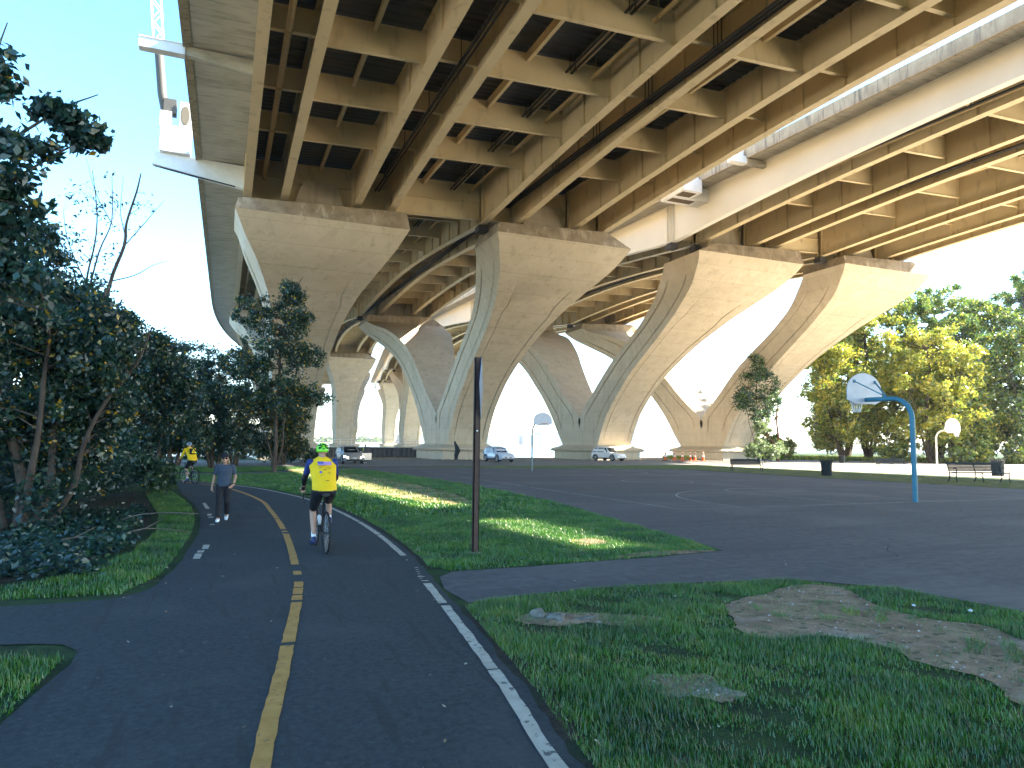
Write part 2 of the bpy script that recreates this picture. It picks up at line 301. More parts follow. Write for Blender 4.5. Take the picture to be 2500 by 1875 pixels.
for (x, y, a, n) in ((10.5, 8.5, .5, 60), (12, 14.5, 1.1, 60), (14, 12, .1, 90), (16, 20, 1.3, 80)):
    pp = [(x, y)]
    for i in range(n): a += rc.uniform(-.45, .45)*.6; x += .09*cos(a)*(1 if y < 9.5 else 1.3); y += .09*sin(a)*(1 if y < 9.5 else 1.3); pp.append((x, y))
    ribbon_ = [(p[0], p[1]) for p in pp]; L_ = offset(ribbon_, -.006); R_ = offset(ribbon_, .006)
    b.add([(u, v, .0135) for u, v in L_]+[(u, v, .0135) for u, v in R_], [(i, i+1, len(pp)+i+1, len(pp)+i) for i in range(len(pp)-1)])
tag(b.build('asphalt_cracks', CRK), 'fine dark cracks in the court asphalt', kind='structure')
# painted lines
def ribbon(b, pts, w, z, j=0.0):
    L = offset(pts, -w/2); R = offset(pts, w/2)
    if j: L = rough(L, j); R = rough(R, j)
    b.add([(x, y, z) for x, y in L]+[(x, y, z) for x, y in R], [(i, i+1, len(pts)+i+1, len(pts)+i) for i in range(len(pts)-1)])
def along(pts, ya, yb):
    ys = [p[1] for p in pts]; xs = [p[0] for p in pts]; n = max(2, int((yb-ya)/.12)); return [(float(np.interp(ya+(yb-ya)*i/n, ys, xs)), ya+(yb-ya)*i/n) for i in range(n+1)]
yl = catmull([(-.15, -1), (.05, 2), (.27, 4.26), (.51, 5.94), (.85, 8.43), (.98, 9.6), (1.04, 10.55), (1.17, 13.2), (1.24, 15.8), (1.24, 19.5), (1.13, 23.5), (.38, 29.0), (-.68, 32.6), (-2.6, 36.0), (-6, 38.6), (-14, 40.4)], 6)
b = MB()
for a, c in ((-1, 6.62), (6.72, 8.35), (8.45, 8.72), (8.78, 9.15), (9.2, 9.55), (10.05, 10.35), (10.9, 14.6), (14.9, 15.1), (15.4, 17.5), (17.62, 33)): ribbon(b, along(yl, a, c), .115, .0145, .006)
k = [p for p in yl if p[1] > 32.9]; ribbon(b, k, .11, .0145)
tag(b.build('trail_centreline', LINEY), 'worn yellow centre line on the trail', kind='structure')
b = MB()
for a, c in ((-1, 5.35), (5.38, 7.62), (7.75, 8.9), (9.05, 9.10), (9.35, 9.40), (11.2, 13.9), (13.96, 16.3), (16.4, 33)): ribbon(b, along(wlc, a, c), .10, .0145, .006)
for i in range(6): x = 2.50+.030*i; ribbon(b, [(x, 9.25+.16*i), (x+.05, 9.27+.16*i)], .03, .0145)
ribbon(b, [p for p in wlc if p[1] > 32.6][:12], .10, .0145)
for a, c, x in ((11.9, 12.45, -.30), (12.55, 12.8, -.27), (12.95, 13.45, -.2), (16.6, 16.8, -.15), (18.2, 18.45, -.2), (18.7, 19.2, -.24), (20.6, 22.6, -.30)):
    ribbon(b, [(x, a), (x+.01-(.16 if a > 20 else 0), c)], .10, .0145, .008)
tag(b.build('trail_edge_line', LINEW), 'worn white edge lines of the trail', kind='structure')
b = MB(); cx0, cx1, cy0, cy1 = 12.3, 29.9, 17.0, 45.2; xm = (cx0+cx1)/2
def seg(x0, y0, x1, y1): ribbon(b, [(x0, y0), (x1, y1)], .055, .0105)
seg(cx0, cy0, cx1, cy0); seg(cx0, cy1, cx1, cy1); seg(cx0, cy0, cx0, cy1); seg(cx1, cy0, cx1, cy1); seg(cx0, (cy0+cy1)/2, cx1, (cy0+cy1)/2)
for yb, sg in ((cy0, 1), (cy1, -1)):
    ribbon(b, [(xm+6.5*cos(pi*i/30), yb+sg*(1.4+6.3*sin(pi*i/30))) for i in range(31)], .055, .0105)
    for s in (-1, 1): seg(xm+s*6.5, yb, xm+s*6.5, yb+sg*1.4); seg(xm+s*1.85, yb, xm+s*1.85, yb+sg*5.8)
    seg(xm-1.85, yb+sg*5.8, xm+1.85, yb+sg*5.8)
    ribbon(b, [(xm+1.85*cos(pi*i/16), yb+sg*(5.8+1.85*sin(pi*i/16))) for i in range(17)], .055, .0105)
ribbon(b, [(xm+1.8*cos(2*pi*i/24), (cy0+cy1)/2+1.8*sin(2*pi*i/24)) for i in range(25)], .055, .0105)
tag(b.build('court_line', LINEC), 'faint white basketball court lines', kind='structure')

# ------------------------------------------------------------------ bridges
STN = [-73.5, -12.5, 57.5, 118.5, 188.5, 249.5, 319.5, 380.5, 450.5]
def off(u):
    q = max(0.0, u-132); return q*q/1050.0 if q < 90 else 7.71+.171*(q-90)
def S(u, v): return 24.75+.033*(u-57.5)+.042*(v-6.6)
def depth(u):
    for a, c in zip(STN[:-1], STN[1:]):
        if a <= u <= c:
            x = abs(u-(a+c)/2)/((c-a)/2); dm = 2.2 if (c-a) > 65 else 2.35; return dm+(3.95-dm)*x**1.7
    return 3.95
U0, U1 = -36, 415
US = sorted(set([U0+3.2*i for i in range(int((U1-U0)/3.2)+1)]+[U1]))
def pt(u, v, z): return (v+off(u), u, z)
def long_box(b, va, vb, za, zb, us=US, mi=0):
    loops = [[pt(u, va, za(u)), pt(u, vb, za(u)), pt(u, vb, zb(u)), pt(u, va, zb(u))] for u in us]; b.loft(loops, mi)
BEAMS = sorted([47.9-6.5*k for k in range(7)]+[57.5+6.4*k for k in range(54)])
def make_girder(root, v, m, side=0):
    b = MB()
    bot = lambda u: S(u, v)-depth(u); top = lambda u: S(u, v)-.02
    long_box(b, v-.30, v+.30, bot, lambda u: bot(u)+.05)
    long_box(b, v-.22, v+.22, lambda u: S(u, v)-.06, top)
    long_box(b, v-.012, v+.012, lambda u: bot(u)+.05, lambda u: S(u, v)-.06)
    for u in BEAMS:
        if u < 260:
            for du in (0, 3.2):
                s0 = -1; ss = (-1, 1) if side == 0 else (side,)
                for s in ss:
                    if du and s*side < 0: continue
                    w = .22 if not du else .15
                    b.add([pt(u+du+e, v+s*q, z) for e in (-.02, .02) for q, z in ((.012, bot(u+du)+.05), (w, bot(u+du)+.05), (w, S(u+du, v)-.06), (.012, S(u+du, v)-.06))],
                          [(0, 1, 2, 3), (7, 6, 5, 4), (0, 4, 5, 1), (1, 5, 6, 2), (2, 6, 7, 3), (3, 7, 4, 0)])
    for st in STN[1:5]:                                     # bearing stiffeners over the caps
        for d in (-.5, 0, .5):
            for s in (-1, 1): b.box(v+off(st)+s*.15-.13, v+off(st)+s*.15+.13, st+d-.02, st+d+.02, bot(st)+.05, S(st, v)-.07)
    return b.build('girder', m, root)
def make_bridge(name, label, gv, va, vb, pans, capcx, leftmat):
    root = thing(name, (0, 0, 0), label, 'bridge')
    for i, v in enumerate(gv):
        make_girder(root, v, FASC_LIT if (i == 0 and leftmat) else STEEL, 1 if i == 0 else (-1 if i == len(gv)-1 else 0))
    b = MB(); long_box(b, va, vb, lambda u: S(u, (va+vb)/2)-.0, lambda u: S(u, (va+vb)/2)+.25)
    # follow the cross fall
    me = b; k = 0
    b = MB(); b.loft([[pt(u, va, S(u, va)+.02), pt(u, vb, S(u, vb)+.02), pt(u, vb, S(u, vb)+.27), pt(u, va, S(u, va)+.27)] for u in US]); b.build('deck_slab', SOFF, root)
    b = MB()
    for s, vv in ((-1, va), (1, vb)):
        q = MB(); i = .42*-s
        q.loft([[pt(u, vv+s*.03, S(u, vv)-.12), pt(u, vv+i, S(u, vv)-.0), pt(u, vv+i*.6, S(u, vv)+.82), pt(u, vv+s*.03, S(u, vv)+.82)] for u in US]); q.build('parapet', PARA, root)
        q = MB(); q.loft([[pt(u, vv+i*.4+.04*cos(a), S(u, vv)+1.28+.04*sin(a)) for a in (0, pi/2, pi, 3*pi/2)] for u in US])
        for u in US: q.box(vv+i*.4-.03+off(u), vv+i*.4+.03+off(u), u-.03, u+.03, S(u, vv)+.81, S(u, vv)+1.27)
        q.build('railing', GALV, root)
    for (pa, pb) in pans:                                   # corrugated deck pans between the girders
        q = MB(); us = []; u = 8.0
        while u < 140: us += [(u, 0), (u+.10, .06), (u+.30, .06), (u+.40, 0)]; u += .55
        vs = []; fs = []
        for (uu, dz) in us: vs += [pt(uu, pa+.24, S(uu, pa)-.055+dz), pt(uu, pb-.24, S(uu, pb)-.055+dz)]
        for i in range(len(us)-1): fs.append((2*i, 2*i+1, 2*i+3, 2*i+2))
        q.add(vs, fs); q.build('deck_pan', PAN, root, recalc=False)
    for u in BEAMS:
        if u > 395: continue
        q = MB(); atcap = min(abs(u-s) for s in STN) < 3.0
        for a, c in zip(gv[:-1], gv[1:]):
            if c-a > 12: continue
            dp = 1.95 if c-a > 4 else 1.6
            for (w0, w1, z0, z1) in ((-.13, .13, -dp, -dp+.03), (-.008, .008, -dp+.03, -.28), (-.11, .11, -.28, -.25)):
                q.add([pt(u+w, vv, S(u, vv)+z) for vv in (a+.012, c-.012) for w, z in ((w0, z0), (w1, z0), (w1, z1), (w0, z1))],
                      [(0, 1, 2, 3), (7, 6, 5, 4), (0, 4, 5, 1), (1, 5, 6, 2), (2, 6, 7, 3), (3, 7, 4, 0)])
            if atcap and c-a < 12:
                D = depth(u)-.5
                q.add([pt(u+w, vv, S(u, vv)+z) for vv in (a+.012, c-.012) for w, z in ((.02, -D), (.04, -D), (.04, -dp), (.02, -dp))],
                      [(0, 1, 2, 3), (7, 6, 5, 4), (0, 4, 5, 1), (1, 5, 6, 2), (2, 6, 7, 3), (3, 7, 4, 0)])
                q.add([pt(u+w, vv, S(u, vv)+z) for vv in (a+.012, c-.012) for w, z in ((-.15, -D-.03), (.2, -D-.03), (.2, -D), (-.15, -D))],
                      [(0, 1, 2, 3), (7, 6, 5, 4), (0, 4, 5, 1), (1, 5, 6, 2), (2, 6, 7, 3), (3, 7, 4, 0)])
            for s, vv in ((1, a), (-1, c)):                 # knee plates on the girder webs
                q.add([pt(u+w, vv+s*x, S(u, vv)+z) for w in (-.012, .012) for x, z in ((.02, -dp), (.45, -dp), (.02, -dp-.2))], [(0, 1, 2), (5, 4, 3), (0, 3, 4, 1), (1, 4, 5, 2), (2, 5, 3, 0)])
        q.build('floor_beam', STEEL, root)
    for a, c in zip(gv[:-1], gv[1:]):                       # stringers in the wide bays
        if c-a < 4 : continue
        for fr in ((.5,) if c-a < 6.5 else (.36, .72)):
            vv = a+(c-a)*fr; q = MB(); us = [x for x in US if 6 < x < 300]
            long_box(q, vv-.11, vv+.11, lambda u: S(u, vv)-.72, lambda u: S(u, vv)-.68, us)
            long_box(q, vv-.01, vv+.01, lambda u: S(u, vv)-.68, lambda u: S(u, vv)-.05, us); q.build('stringer', STEEL, root)
    return root
LG = [.9, 3.6, 9.2, 12.1, 20.6, 23.6, 29.2, 32.5]; RG = [41.0, 43.9, 50.0, 52.9, 60.8, 63.7, 69.0, 71.8]
LB = make_bridge('bridge', 'near highway bridge overhead on steel girders, spanning the trail and court', LG, -3.0, 35.3, list(zip(LG[:-1], LG[1:])), 0, False)
RB = make_bridge('bridge', 'second highway bridge on the right, beyond the narrow gap of sky, with fascia girder whitened for bounced light', RG, 38.8, 78.3, list(zip(RG[:-1], RG[1:])), 0, True)
usn = [x for x in US if 6 < x < 200]
def pipe(root, v, dz, r, m, name='pipe', clamps=0):
    q = MB(); q.tube([pt(u, v, S(u, v)-dz) for u in usn], r, 8)
    if clamps:
        for u in usn[::2]: q.tube([pt(u-.05, v, S(u, v)-dz), pt(u+.05, v, S(u, v)-dz)], r*1.35, 8); q.box(v+off(u)-.02, v+off(u)+.02, u-.02, u+.02, S(u, v)-dz, S(u, v)-.06)
    q.build(name, m, root, 40)
pipe(LB, 2.1, 1.75, .17, YPIPE, 'drain_pipe', 1)
for v in (17.6, 17.95): pipe(LB, v, .9, .075, DARK, 'conduit', 1)
pipe(LB, 19.3, 1.0, .13, YPIPE, 'drain_pipe', 1)
pipe(LB, 11.0, 1.75, .09, DARK, 'conduit', 1); pipe(LB, 11.25, 1.78, .06, DARK, 'conduit')
for v in (22.7, 22.95, 23.2): pipe(LB, v, 2.0, .075, DARK, 'conduit', 1)
for v in (42.6, 42.9): pipe(RB, v, 1.9, .09, YPIPE if v > 42.7 else DARK, 'conduit', 1)
for v in (52.2, 52.45): pipe(RB, v, 2.0, .09, DARK, 'conduit', 1)

# ------------------------------------------------------------------ V piers
N_OUT = [(5.0, 1.9), (6.3, 4.2), (8.1, 6.5), (12.3, 9.9), (17.5, 13.1), (23, 15.9), (27.6, 18.2), (29.6, 19.8), (30.4, 20.7)]
N_IN = [(0, 1.9), (0, 4.2), (0, 5.8), (4.0, 8.8), (9.0, 12.4), (16, 15.7), (21.0, 18.0), (23.6, 20.0), (24.4, 20.7)]
F_OUT = [(5.0, 1.9), (7.2, 4.2), (9.6, 6.8), (13.6, 10.2), (18.4, 13.6), (24.4, 16.9), (30.6, 19.6), (34.6, 21.4), (36.6, 22.6)]
F_IN = [(0, 1.9), (0, 4.2), (0, 5.7), (4.6, 8.8), (8.6, 12.2), (13.6, 16.4), (20.0, 19.6), (26.5, 21.4), (29.8, 22.6)]
HW = ([2.0, 5, 9, 12, 14, 16, 17.5, 19, 20.7], [2.5, 2.5, 2.5, 2.75, 3.1, 3.85, 4.75, 5.8, 6.65])
def make_arm(root, cu, cxt, cxb, outp, inp, sgn, Hc, hp_top, chamf):
    out = catmull(outp, 4); inn = catmull(inp, 4); loops = []
    n = len(out); q = MB()
    sc = (Hc-1.25-1.9)/(hp_top-1.9)
    for i in range(n):
        (to, ho), (ti, hi) = out[i], inn[i]
        f = (ho-1.9)/(hp_top-1.9); cx = cxb+(cxt-cxb)*min(1, max(0, (f-.45)/.5))
        hwo = float(np.interp(1.9+f*(20.7-1.9), *HW)); fi = (hi-1.9)/(hp_top-1.9); hwi = hwo if i > 3 else float(np.interp(1.9+fi*18.8, *HW))
        ho2 = 1.9+(ho-1.9)*sc; hi2 = 1.9+(hi-1.9)*sc
        rec = .11 if (.06 < f < .80) else 0.0; rs = .09 if .12 < f < .9 else 0.0
        O = Vector((0, sgn*to, ho2)); I = Vector((0, sgn*ti, hi2)); d = (I-O).normalized()
        def sect():
            p = []
            pw = hwo*.70 if hwo < 3.6 else hwo*.62
            def P(v, base, dd=0.0): return Vector((cx+v, cu, 0))+base+d*dd
            for v, dd in ((-hwo, 0), (-pw-.16, 0), (-pw-.10, rec*1.8), (-pw-.03, rec*1.8), (-pw+.03, rec*.9), (pw-.03, rec*.9), (pw+.03, rec*1.8), (pw+.10, rec*1.8), (pw+.16, 0), (hwo, 0)): p.append(P(v, O, dd))
            for k, r in ((.22, 0), (.235, rs*2), (.25, rs*2), (.265, rs*.4), (.735, rs*.4), (.75, rs*2), (.765, rs*2), (.78, 0)): B = O.lerp(I, k); w = hwo+(hwi-hwo)*k; p.append(P(w-r, B))
            for v, dd in ((hwi, 0), (-hwi, 0)): p.append(P(v, I, dd))
            for k, r in ((.78, 0), (.765, rs*2), (.75, rs*2), (.735, rs*.4), (.265, rs*.4), (.25, rs*2), (.235, rs*2), (.22, 0)): B = O.lerp(I, k); w = hwo+(hwi-hwo)*k; p.append(P(-w+r, B))
            return p
        x = off(cu+sgn*to)
        loops.append([pp+Vector((x, 0, 0)) for pp in sect()])
    q.loft(loops); arm = q.build('pier_arm', CONC, root, 22)
    # cap band on top
    q = MB(); to = out[-1][0]; ti = inn[-1][0]; x = off(cu+sgn*to); z0 = Hc-1.25; w = 6.65
    ya, yb = cu+sgn*(to+.02), cu+sgn*(ti-.02)
    l0, r0 = cxt-w-.02, cxt+w+.02; l1 = l0+(2.4 if chamf == -1 else .25); r1 = r0-(2.4 if chamf == 1 else .25)
    yc = cu+sgn*(to-.35)
    dz = .042*w
    q.loft([[(l0+x, ya, z0-.003), (r0+x, ya, z0-.003), (r0+x, yb, z0-.003), (l0+x, yb, z0-.003)], [(l1+x, yc, Hc-dz*(1-(l1-l0)/w)), (r1+x, yc, Hc+dz*(1-(r0-r1)/w)), (r1+x, yb, Hc+dz), (l1+x, yb, Hc-dz)]])
    q.build('cap_band', mat('cap_concrete', (0.25, 0.20, 0.145), 0.9, (0.39, 0.325, 0.245), 1.0, bump=.01, bscale=12,
            streak=[(2.2, (1, 1, .1), (0.55, 0.49, 0.40), .60, .68, .6), (1.5, (1, 1, .2), (0.2, 0.16, 0.11), .55, .7, .5)]), root)
    return (ya+yb)/2
def make_pier(v, vb, base, label, girders, chamf):
    root = thing('bridge_pier', (0, 0, 0), label, 'bridge pier', 'V shaped piers carrying the bridges')
    xb = off(base)
    for sgn, o_, i_, hp in ((-1, N_OUT, N_IN, 20.7), (1, F_OUT, F_IN, 22.6)):
        st = base-27.5 if sgn < 0 else base+33.5
        hb = S(st, v)-3.95-.32
        yc = make_arm(root, base, v, vb, o_, i_, sgn, hb, hp, chamf)
        q = MB()
        for gx in girders:
            bt = S(st, gx)-3.95
            q.box(gx-.45+off(st), gx+.45+off(st), st-.45, st+.45, hb-.6, bt-.12); q.box(gx-.36+off(st), gx+.36+off(st), st-.36, st+.36, bt-.12, bt-.002)
        q.build('bearing', mat('bearing_steel', (0.05, 0.05, 0.055), .6), root)
        q = MB(); c = (girders[1]+girders[2])/2+off(st); z1 = S(st, v)-1.75
        q.loft([[(c-2.3, st-.7, hb-.5), (c+2.3, st-.7, hb-.5), (c+2.3, st+.9, hb-.5), (c-2.3, st+.9, hb-.5)], [(c-1.3, st-.5, z1), (c+1.3, st-.5, z1), (c+1.3, st+.7, z1), (c-1.3, st+.7, z1)]])
        q.build('shear_block', CONC, root)
    q = MB(); w = 3.1
    pr = [(3.4, 5.9, 0), (3.4, 5.9, 1.05), (3.75, 6.25, 1.12), (3.85, 6.35, 1.32), (3.6, 6.1, 1.50), (2.9, 5.4, 1.72), (2.55, 5.05, 1.96)]
    if base > 150: pr = [(a, c, h-2.0 if h == 0 else h) for a, c, h in pr]
    q.loft([[(vb+xb+sx*a, base+sy*c, h) for sx, sy in ((-1, -1), (1, -1), (1, 1), (-1, 1))] for a, c, h in pr]); q.build('pedestal', CONC, root, 30)
    return root
PIERS = [(6.7, 6.75, LG[:4], 0), (27.7, 27.2, LG[4:], 1), (48.8, 47.6, RG[:4], -1), (68.0, 68.0, RG[4:], 1)]
lb1 = ['V shaped concrete pier nearest the trail, behind the small trees', 'V shaped concrete pier directly beyond the brown post', 'V shaped concrete pier behind the white parked car, middle of the row', 'V shaped concrete pier at the right end of the row, by the orange cones']
lb2 = ['far V shaped pier mostly hidden behind the pier by the trail', 'far sunlit V shaped pier standing left behind the metal wall', 'far sunlit V shaped pier standing right behind the metal wall', 'far V shaped pier of the second row, hidden behind the middle pier']
for (v, vb, gs, ch), l1, l2 in zip(PIERS, lb1, lb2):
    make_pier(v, vb, 85.0, l1, gs, ch); make_pier(v, vb, 216.0, l2, gs, ch)
for (v, vb, gs, ch), l in zip(PIERS[:3], ('distant V shaped pier of the third row, leftmost', 'distant third row pier seen between the two sunlit far piers', 'distant V shaped pier of the third row, seen low behind the metal wall')):
    make_pier(v, vb, 347.0, l, gs, ch)
# ------------------------------------------------------------------ air
hz = MB(); hz.box(-1900, 2900, -120, 2300, -3.2, 70); hzo = hz.build('haze', [bpy.data.materials.new('haze_air')]); hzo['kind'] = 'stuff'; hzo['label'] = 'thin bright haze over the river'
hm = hzo.data.materials[0]; hm.use_nodes = True; hn = hm.node_tree.nodes; hn.remove(hn['Principled BSDF']); pv = hn.new('ShaderNodeVolumePrincipled')
pv.inputs['Color'].default_value = (.93, .96, 1.0, 1); pv.inputs['Density'].default_value = 0.00016; pv.inputs['Anisotropy'].default_value = 0.2
hm.node_tree.links.new(pv.outputs[0], hn['Material Output'].inputs['Volume'])
#@@OBJECTS
# ------------------------------------------------------------------ vegetation
def leafcloud(name, centers, n, spread, size, mats, weights, root, flat=0.0, seed=1):
    r = np.random.default_rng(seed); C = np.array(centers, float)         # x,y,z,radius
    k = r.integers(0, len(C), n); d = r.normal(size=(n, 3)); d /= np.linalg.norm(d, axis=1)[:, None]
    rad = r.random(n)**.55*(1+.75*(r.random(n) > .78)*r.random(n))
    P = C[k, :3]+d*(C[k, 3:4]*rad[:, None])*np.array([1, 1, .8])
    a = r.normal(size=(n, 3)); a[:, 2] *= (1-flat); a /= np.linalg.norm(a, axis=1)[:, None]
    b = np.cross(a, r.normal(size=(n, 3))); b /= np.linalg.norm(b, axis=1)[:, None]
    if flat:
        b[:, 2] *= .35; b /= np.linalg.norm(b, axis=1)[:, None]
    s = size*(.6+.8*r.random(n))[:, None]
    c = np.cross(a, b)*.12
    V = np.stack([P-a*s*.55, P+b*s*.32+c*s-a*s*.1, P+a*s*.6, P-b*s*.32+c*s-a*s*.1], 1).reshape(-1, 3)
    F = np.arange(4*n).reshape(n, 4)
    mi = r.choice(len(mats), n, p=weights)
    return npmesh(name, V, F, mats, mi, root)
def crown_centers(blobs, per, r, jitter=1.0, rs=(.25, .6)):
    out = []
    for (x, y, z, a, b, c) in blobs:
        for _ in range(per):
            d = r.normal(size=3); d /= np.linalg.norm(d); q = r.random()**.4
            out.append((x+d[0]*a*q, y+d[1]*b*q, z+d[2]*c*q, rs[0]+(rs[1]-rs[0])*r.random()))
    return out
def make_tree(name, label, loc, stems, blobs, per, nleaf, size, mats, weights, rs, tr=.15, bark=BARK, group=None, twigs=True, seed=1, cat='tree', flat=0.0):
    root = thing(name, loc, label, cat, group); r = np.random.default_rng(seed); rn = random.Random(seed)
    cs = crown_centers(blobs, per, r, rs=rs); b = MB(); ends = []
    for (pts, r0) in stems:
        pp = catmull(pts, 4); n = len(pp); b.tube(pp, [r0*(1-.75*i/(n-1)) for i in range(n)], 7)
        ends += [(Vector(p), r0*(1-.75*i/(n-1))) for i, p in enumerate(pp) if i > n*.3]
    if ends and twigs:
        for c in cs:
            cv = Vector(c[:3]); bd = min(ends, key=lambda e: (e[0]-cv).length+max(0, e[0].z-cv.z)*1.5)
            m = bd[0].lerp(cv, .5)+Vector((rn.uniform(-.2, .2), rn.uniform(-.2, .2), rn.uniform(0, .25)))
            rr = min(bd[1]*.5, .014+.012*(bd[0]-cv).length)
            b.tube([bd[0], m, cv], [rr, rr*.6, rr*.25], 4, cap=False)
    b.build('trunk', bark, root, 60)
    if nleaf: leafcloud('crown', cs, nleaf, 1, size, mats, weights, root, flat, seed)
    return root
def stem(x, y, h, lean=(0, 0), w=.3, seed=0, n=5):
    r = random.Random(seed); return [(x+lean[0]*i/n+r.uniform(-w, w)*(i > 0)*.3, y+lean[1]*i/n+r.uniform(-w, w)*(i > 0)*.3, h*i/n) for i in range(n+1)]
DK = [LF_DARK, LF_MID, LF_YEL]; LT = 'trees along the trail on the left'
make_tree('leafy_tree', 'near tree at the left edge, large dark leaves high against blue sky', (-5.6, 12.6, 0),
          [(stem(0, 0, 7.0, (.9, .2), .5, 3), .13), (stem(.3, .3, 6.5, (1.9, -.3), .5, 4), .09), ([(1.2, 0, 5.3), (2.2, -.1, 6.2), (3.0, -.1, 7.0), (3.5, -.1, 7.35)], .035), ([(1.3, 0, 4.9), (2.3, 0, 5.7), (3.2, 0, 6.5), (3.75, 0, 6.75)], .03), ([(.8, 0, 5.5), (1.9, 0, 7.2), (2.2, 0, 8.3)], .035)],
          [(2.15, 0, 7.5, .2, .2, .55), (2.5, 0, 6.35, .5, .3, .15), (3.3, 0, 6.65, .35, .2, .10), (2.1, 0, 5.9, .75, .8, .55), (1.9, 0, 5.0, .8, .8, .6), (2.2, 0, 4.5, .9, .8, .5), (.8, 0, 6.2, .9, .9, 1.2), (3.0, -.1, 6.95, .3, .15, .12), (1.3, 0, 5.0, 1.0, .9, 1.2), (2.1, .2, 3.9, 1.0, .9, .6), (1.3, 0, 7.2, .7, .6, .6), (1.9, 0, 5.4, .9, .8, .5)]+[(2.1, 0, 5.7, .9, .8, .7), (1.9, 0, 5.0, .9, .8, .7), (1.6, 0, 4.4, 1.1, .8, .6), (.8, 0, 6.0, .9, .9, 1.1), (1.2, 0, 5.0, 1.0, .9, 1.2)]*2,
          16, 13500, .125, DK, [.86, .13, .01], (.12, .34), bark=BARK, seed=5, group=LT)
make_tree('leafy_tree', 'broad many stemmed tree on the left verge, dark leaves with some yellow', (-3.75, 17.0, 0),
          [(stem(0, 0, 5.0, (-.9, .6), .6, 11), .12), (stem(.25, .1, 5.2, (.9, .5), .6, 12), .10), (stem(.5, -.1, 4.3, (1.7, .1), .6, 13), .07), (stem(-.3, .2, 4.6, (-1.9, .1), .6, 14), .09), (stem(.1, -.2, 5, (.2, -.6), .6, 15), .08)],
          [(-.2, .3, 4.4, 1.7, 1.8, .9), (1.0, .4, 4.0, 1.0, 1.3, .75), (-1.6, 0, 3.9, 1.4, 1.6, 1.3), (.2, .2, 3.0, 1.6, 1.6, .8), (-1.2, .3, 2.2, 1.4, 1.4, .7), (1.0, .5, 2.5, .8, 1.1, .7), (.6, .9, 1.6, .9, .9, .5)],
          38, 52000, .10, DK, [.66, .29, .05], (.15, .5), tr=.1, seed=21, group=LT)
make_tree('leafy_tree', 'dense dark tree behind the broad many stemmed tree, its top against the white sky', (-5.8, 25.5, 0),
          [(stem(0, 0, 8, (.5, .2), .7, 31), .16), (stem(.4, .3, 6.5, (1.9, .1), .7, 32), .10)],
          [(-.1, 0, 7.2, 1.8, 1.6, 1.4), (1.3, 0, 5.9, 1.5, 1.5, 1.1), (-1.2, 0, 5.2, 1.8, 1.6, 1.5), (1.6, 0, 3.9, 1.3, 1.3, .9), (-.4, 0, 3.0, 1.8, 1.6, 1.1), (2.3, .3, 3.0, .9, .9, .6)],
          38, 50000, .12, DK, [.74, .235, .025], (.25, .65), seed=33, group=LT)
make_tree('leafy_tree', 'dark tree leaning over the far bend of the trail behind the walking woman', (-4.6, 33.5, 0),
          [(stem(0, 0, 6.2, (.8, .2), .7, 41), .15), (stem(-.3, .2, 6.6, (-1, .2), .7, 42), .13)],
          [(.9, 0, 5.9, 1.6, 1.5, 1.1), (-1.3, 0, 6.1, 2.0, 1.6, 1.5), (2.0, 0, 4.6, 1.3, 1.2, .8), (-.5, 0, 3.9, 2.2, 1.6, 1.2), (2.6, .5, 3.6, 1.2, 1.2, .6), (.6, 0, 2.6, 2.2, 1.4, .7)],
          36, 38000, .13, DK, [.72, .255, .025], (.25, .65), seed=43, group=LT)
make_tree('bare_tree', 'tall thin tree with bare twigs and only a few leaves, rising above the dark trees', (-5.9, 38.5, 0),
          [([(0, 0, 0), (.1, 0, 5), (.4, 0, 9.2), (.95, 0, 11.4), (1.0, 0, 12.6), (1.35, 0, 14.2), (1.5, 0, 15.2)], .12), ([(-.6, 0, 6), (-.55, 0, 9.5), (-.3, 0, 11.4), (-.3, 0, 13), (-.6, 0, 15)], .06), ([(-.5, 0, 8.6), (-.1, 0, 11), (.35, 0, 12.6), (.25, 0, 14.8)], .05),
           ([(.5, 0, 9.6), (1.5, 0, 10.0), (2.3, 0, 10.6), (3.0, 0, 10.9)], .035), ([(-.4, 0, 9.0), (-1.4, 0, 11.3), (-1.7, 0, 12.8)], .035), ([(.95, 0, 11.4), (1.9, .1, 12.9), (2.6, .1, 14.0)], .03), ([(.4, 0, 12.4), (-.4, 0, 13.9), (-.9, 0, 15.6)], .025), ([(.95, 0, 12), (.7, 0, 13.2), (.75, 0, 15)], .025)],
          [(-.3, 0, 10.8, 1.2, .6, 1.5), (.8, 0, 13.5, 1.6, .6, 1.8), (-1.1, 0, 12.8, 1.1, .6, 1.8)], 24, 260, .16, [LF_DARK, LF_MID], [.8, .2], (.2, .7), seed=51)
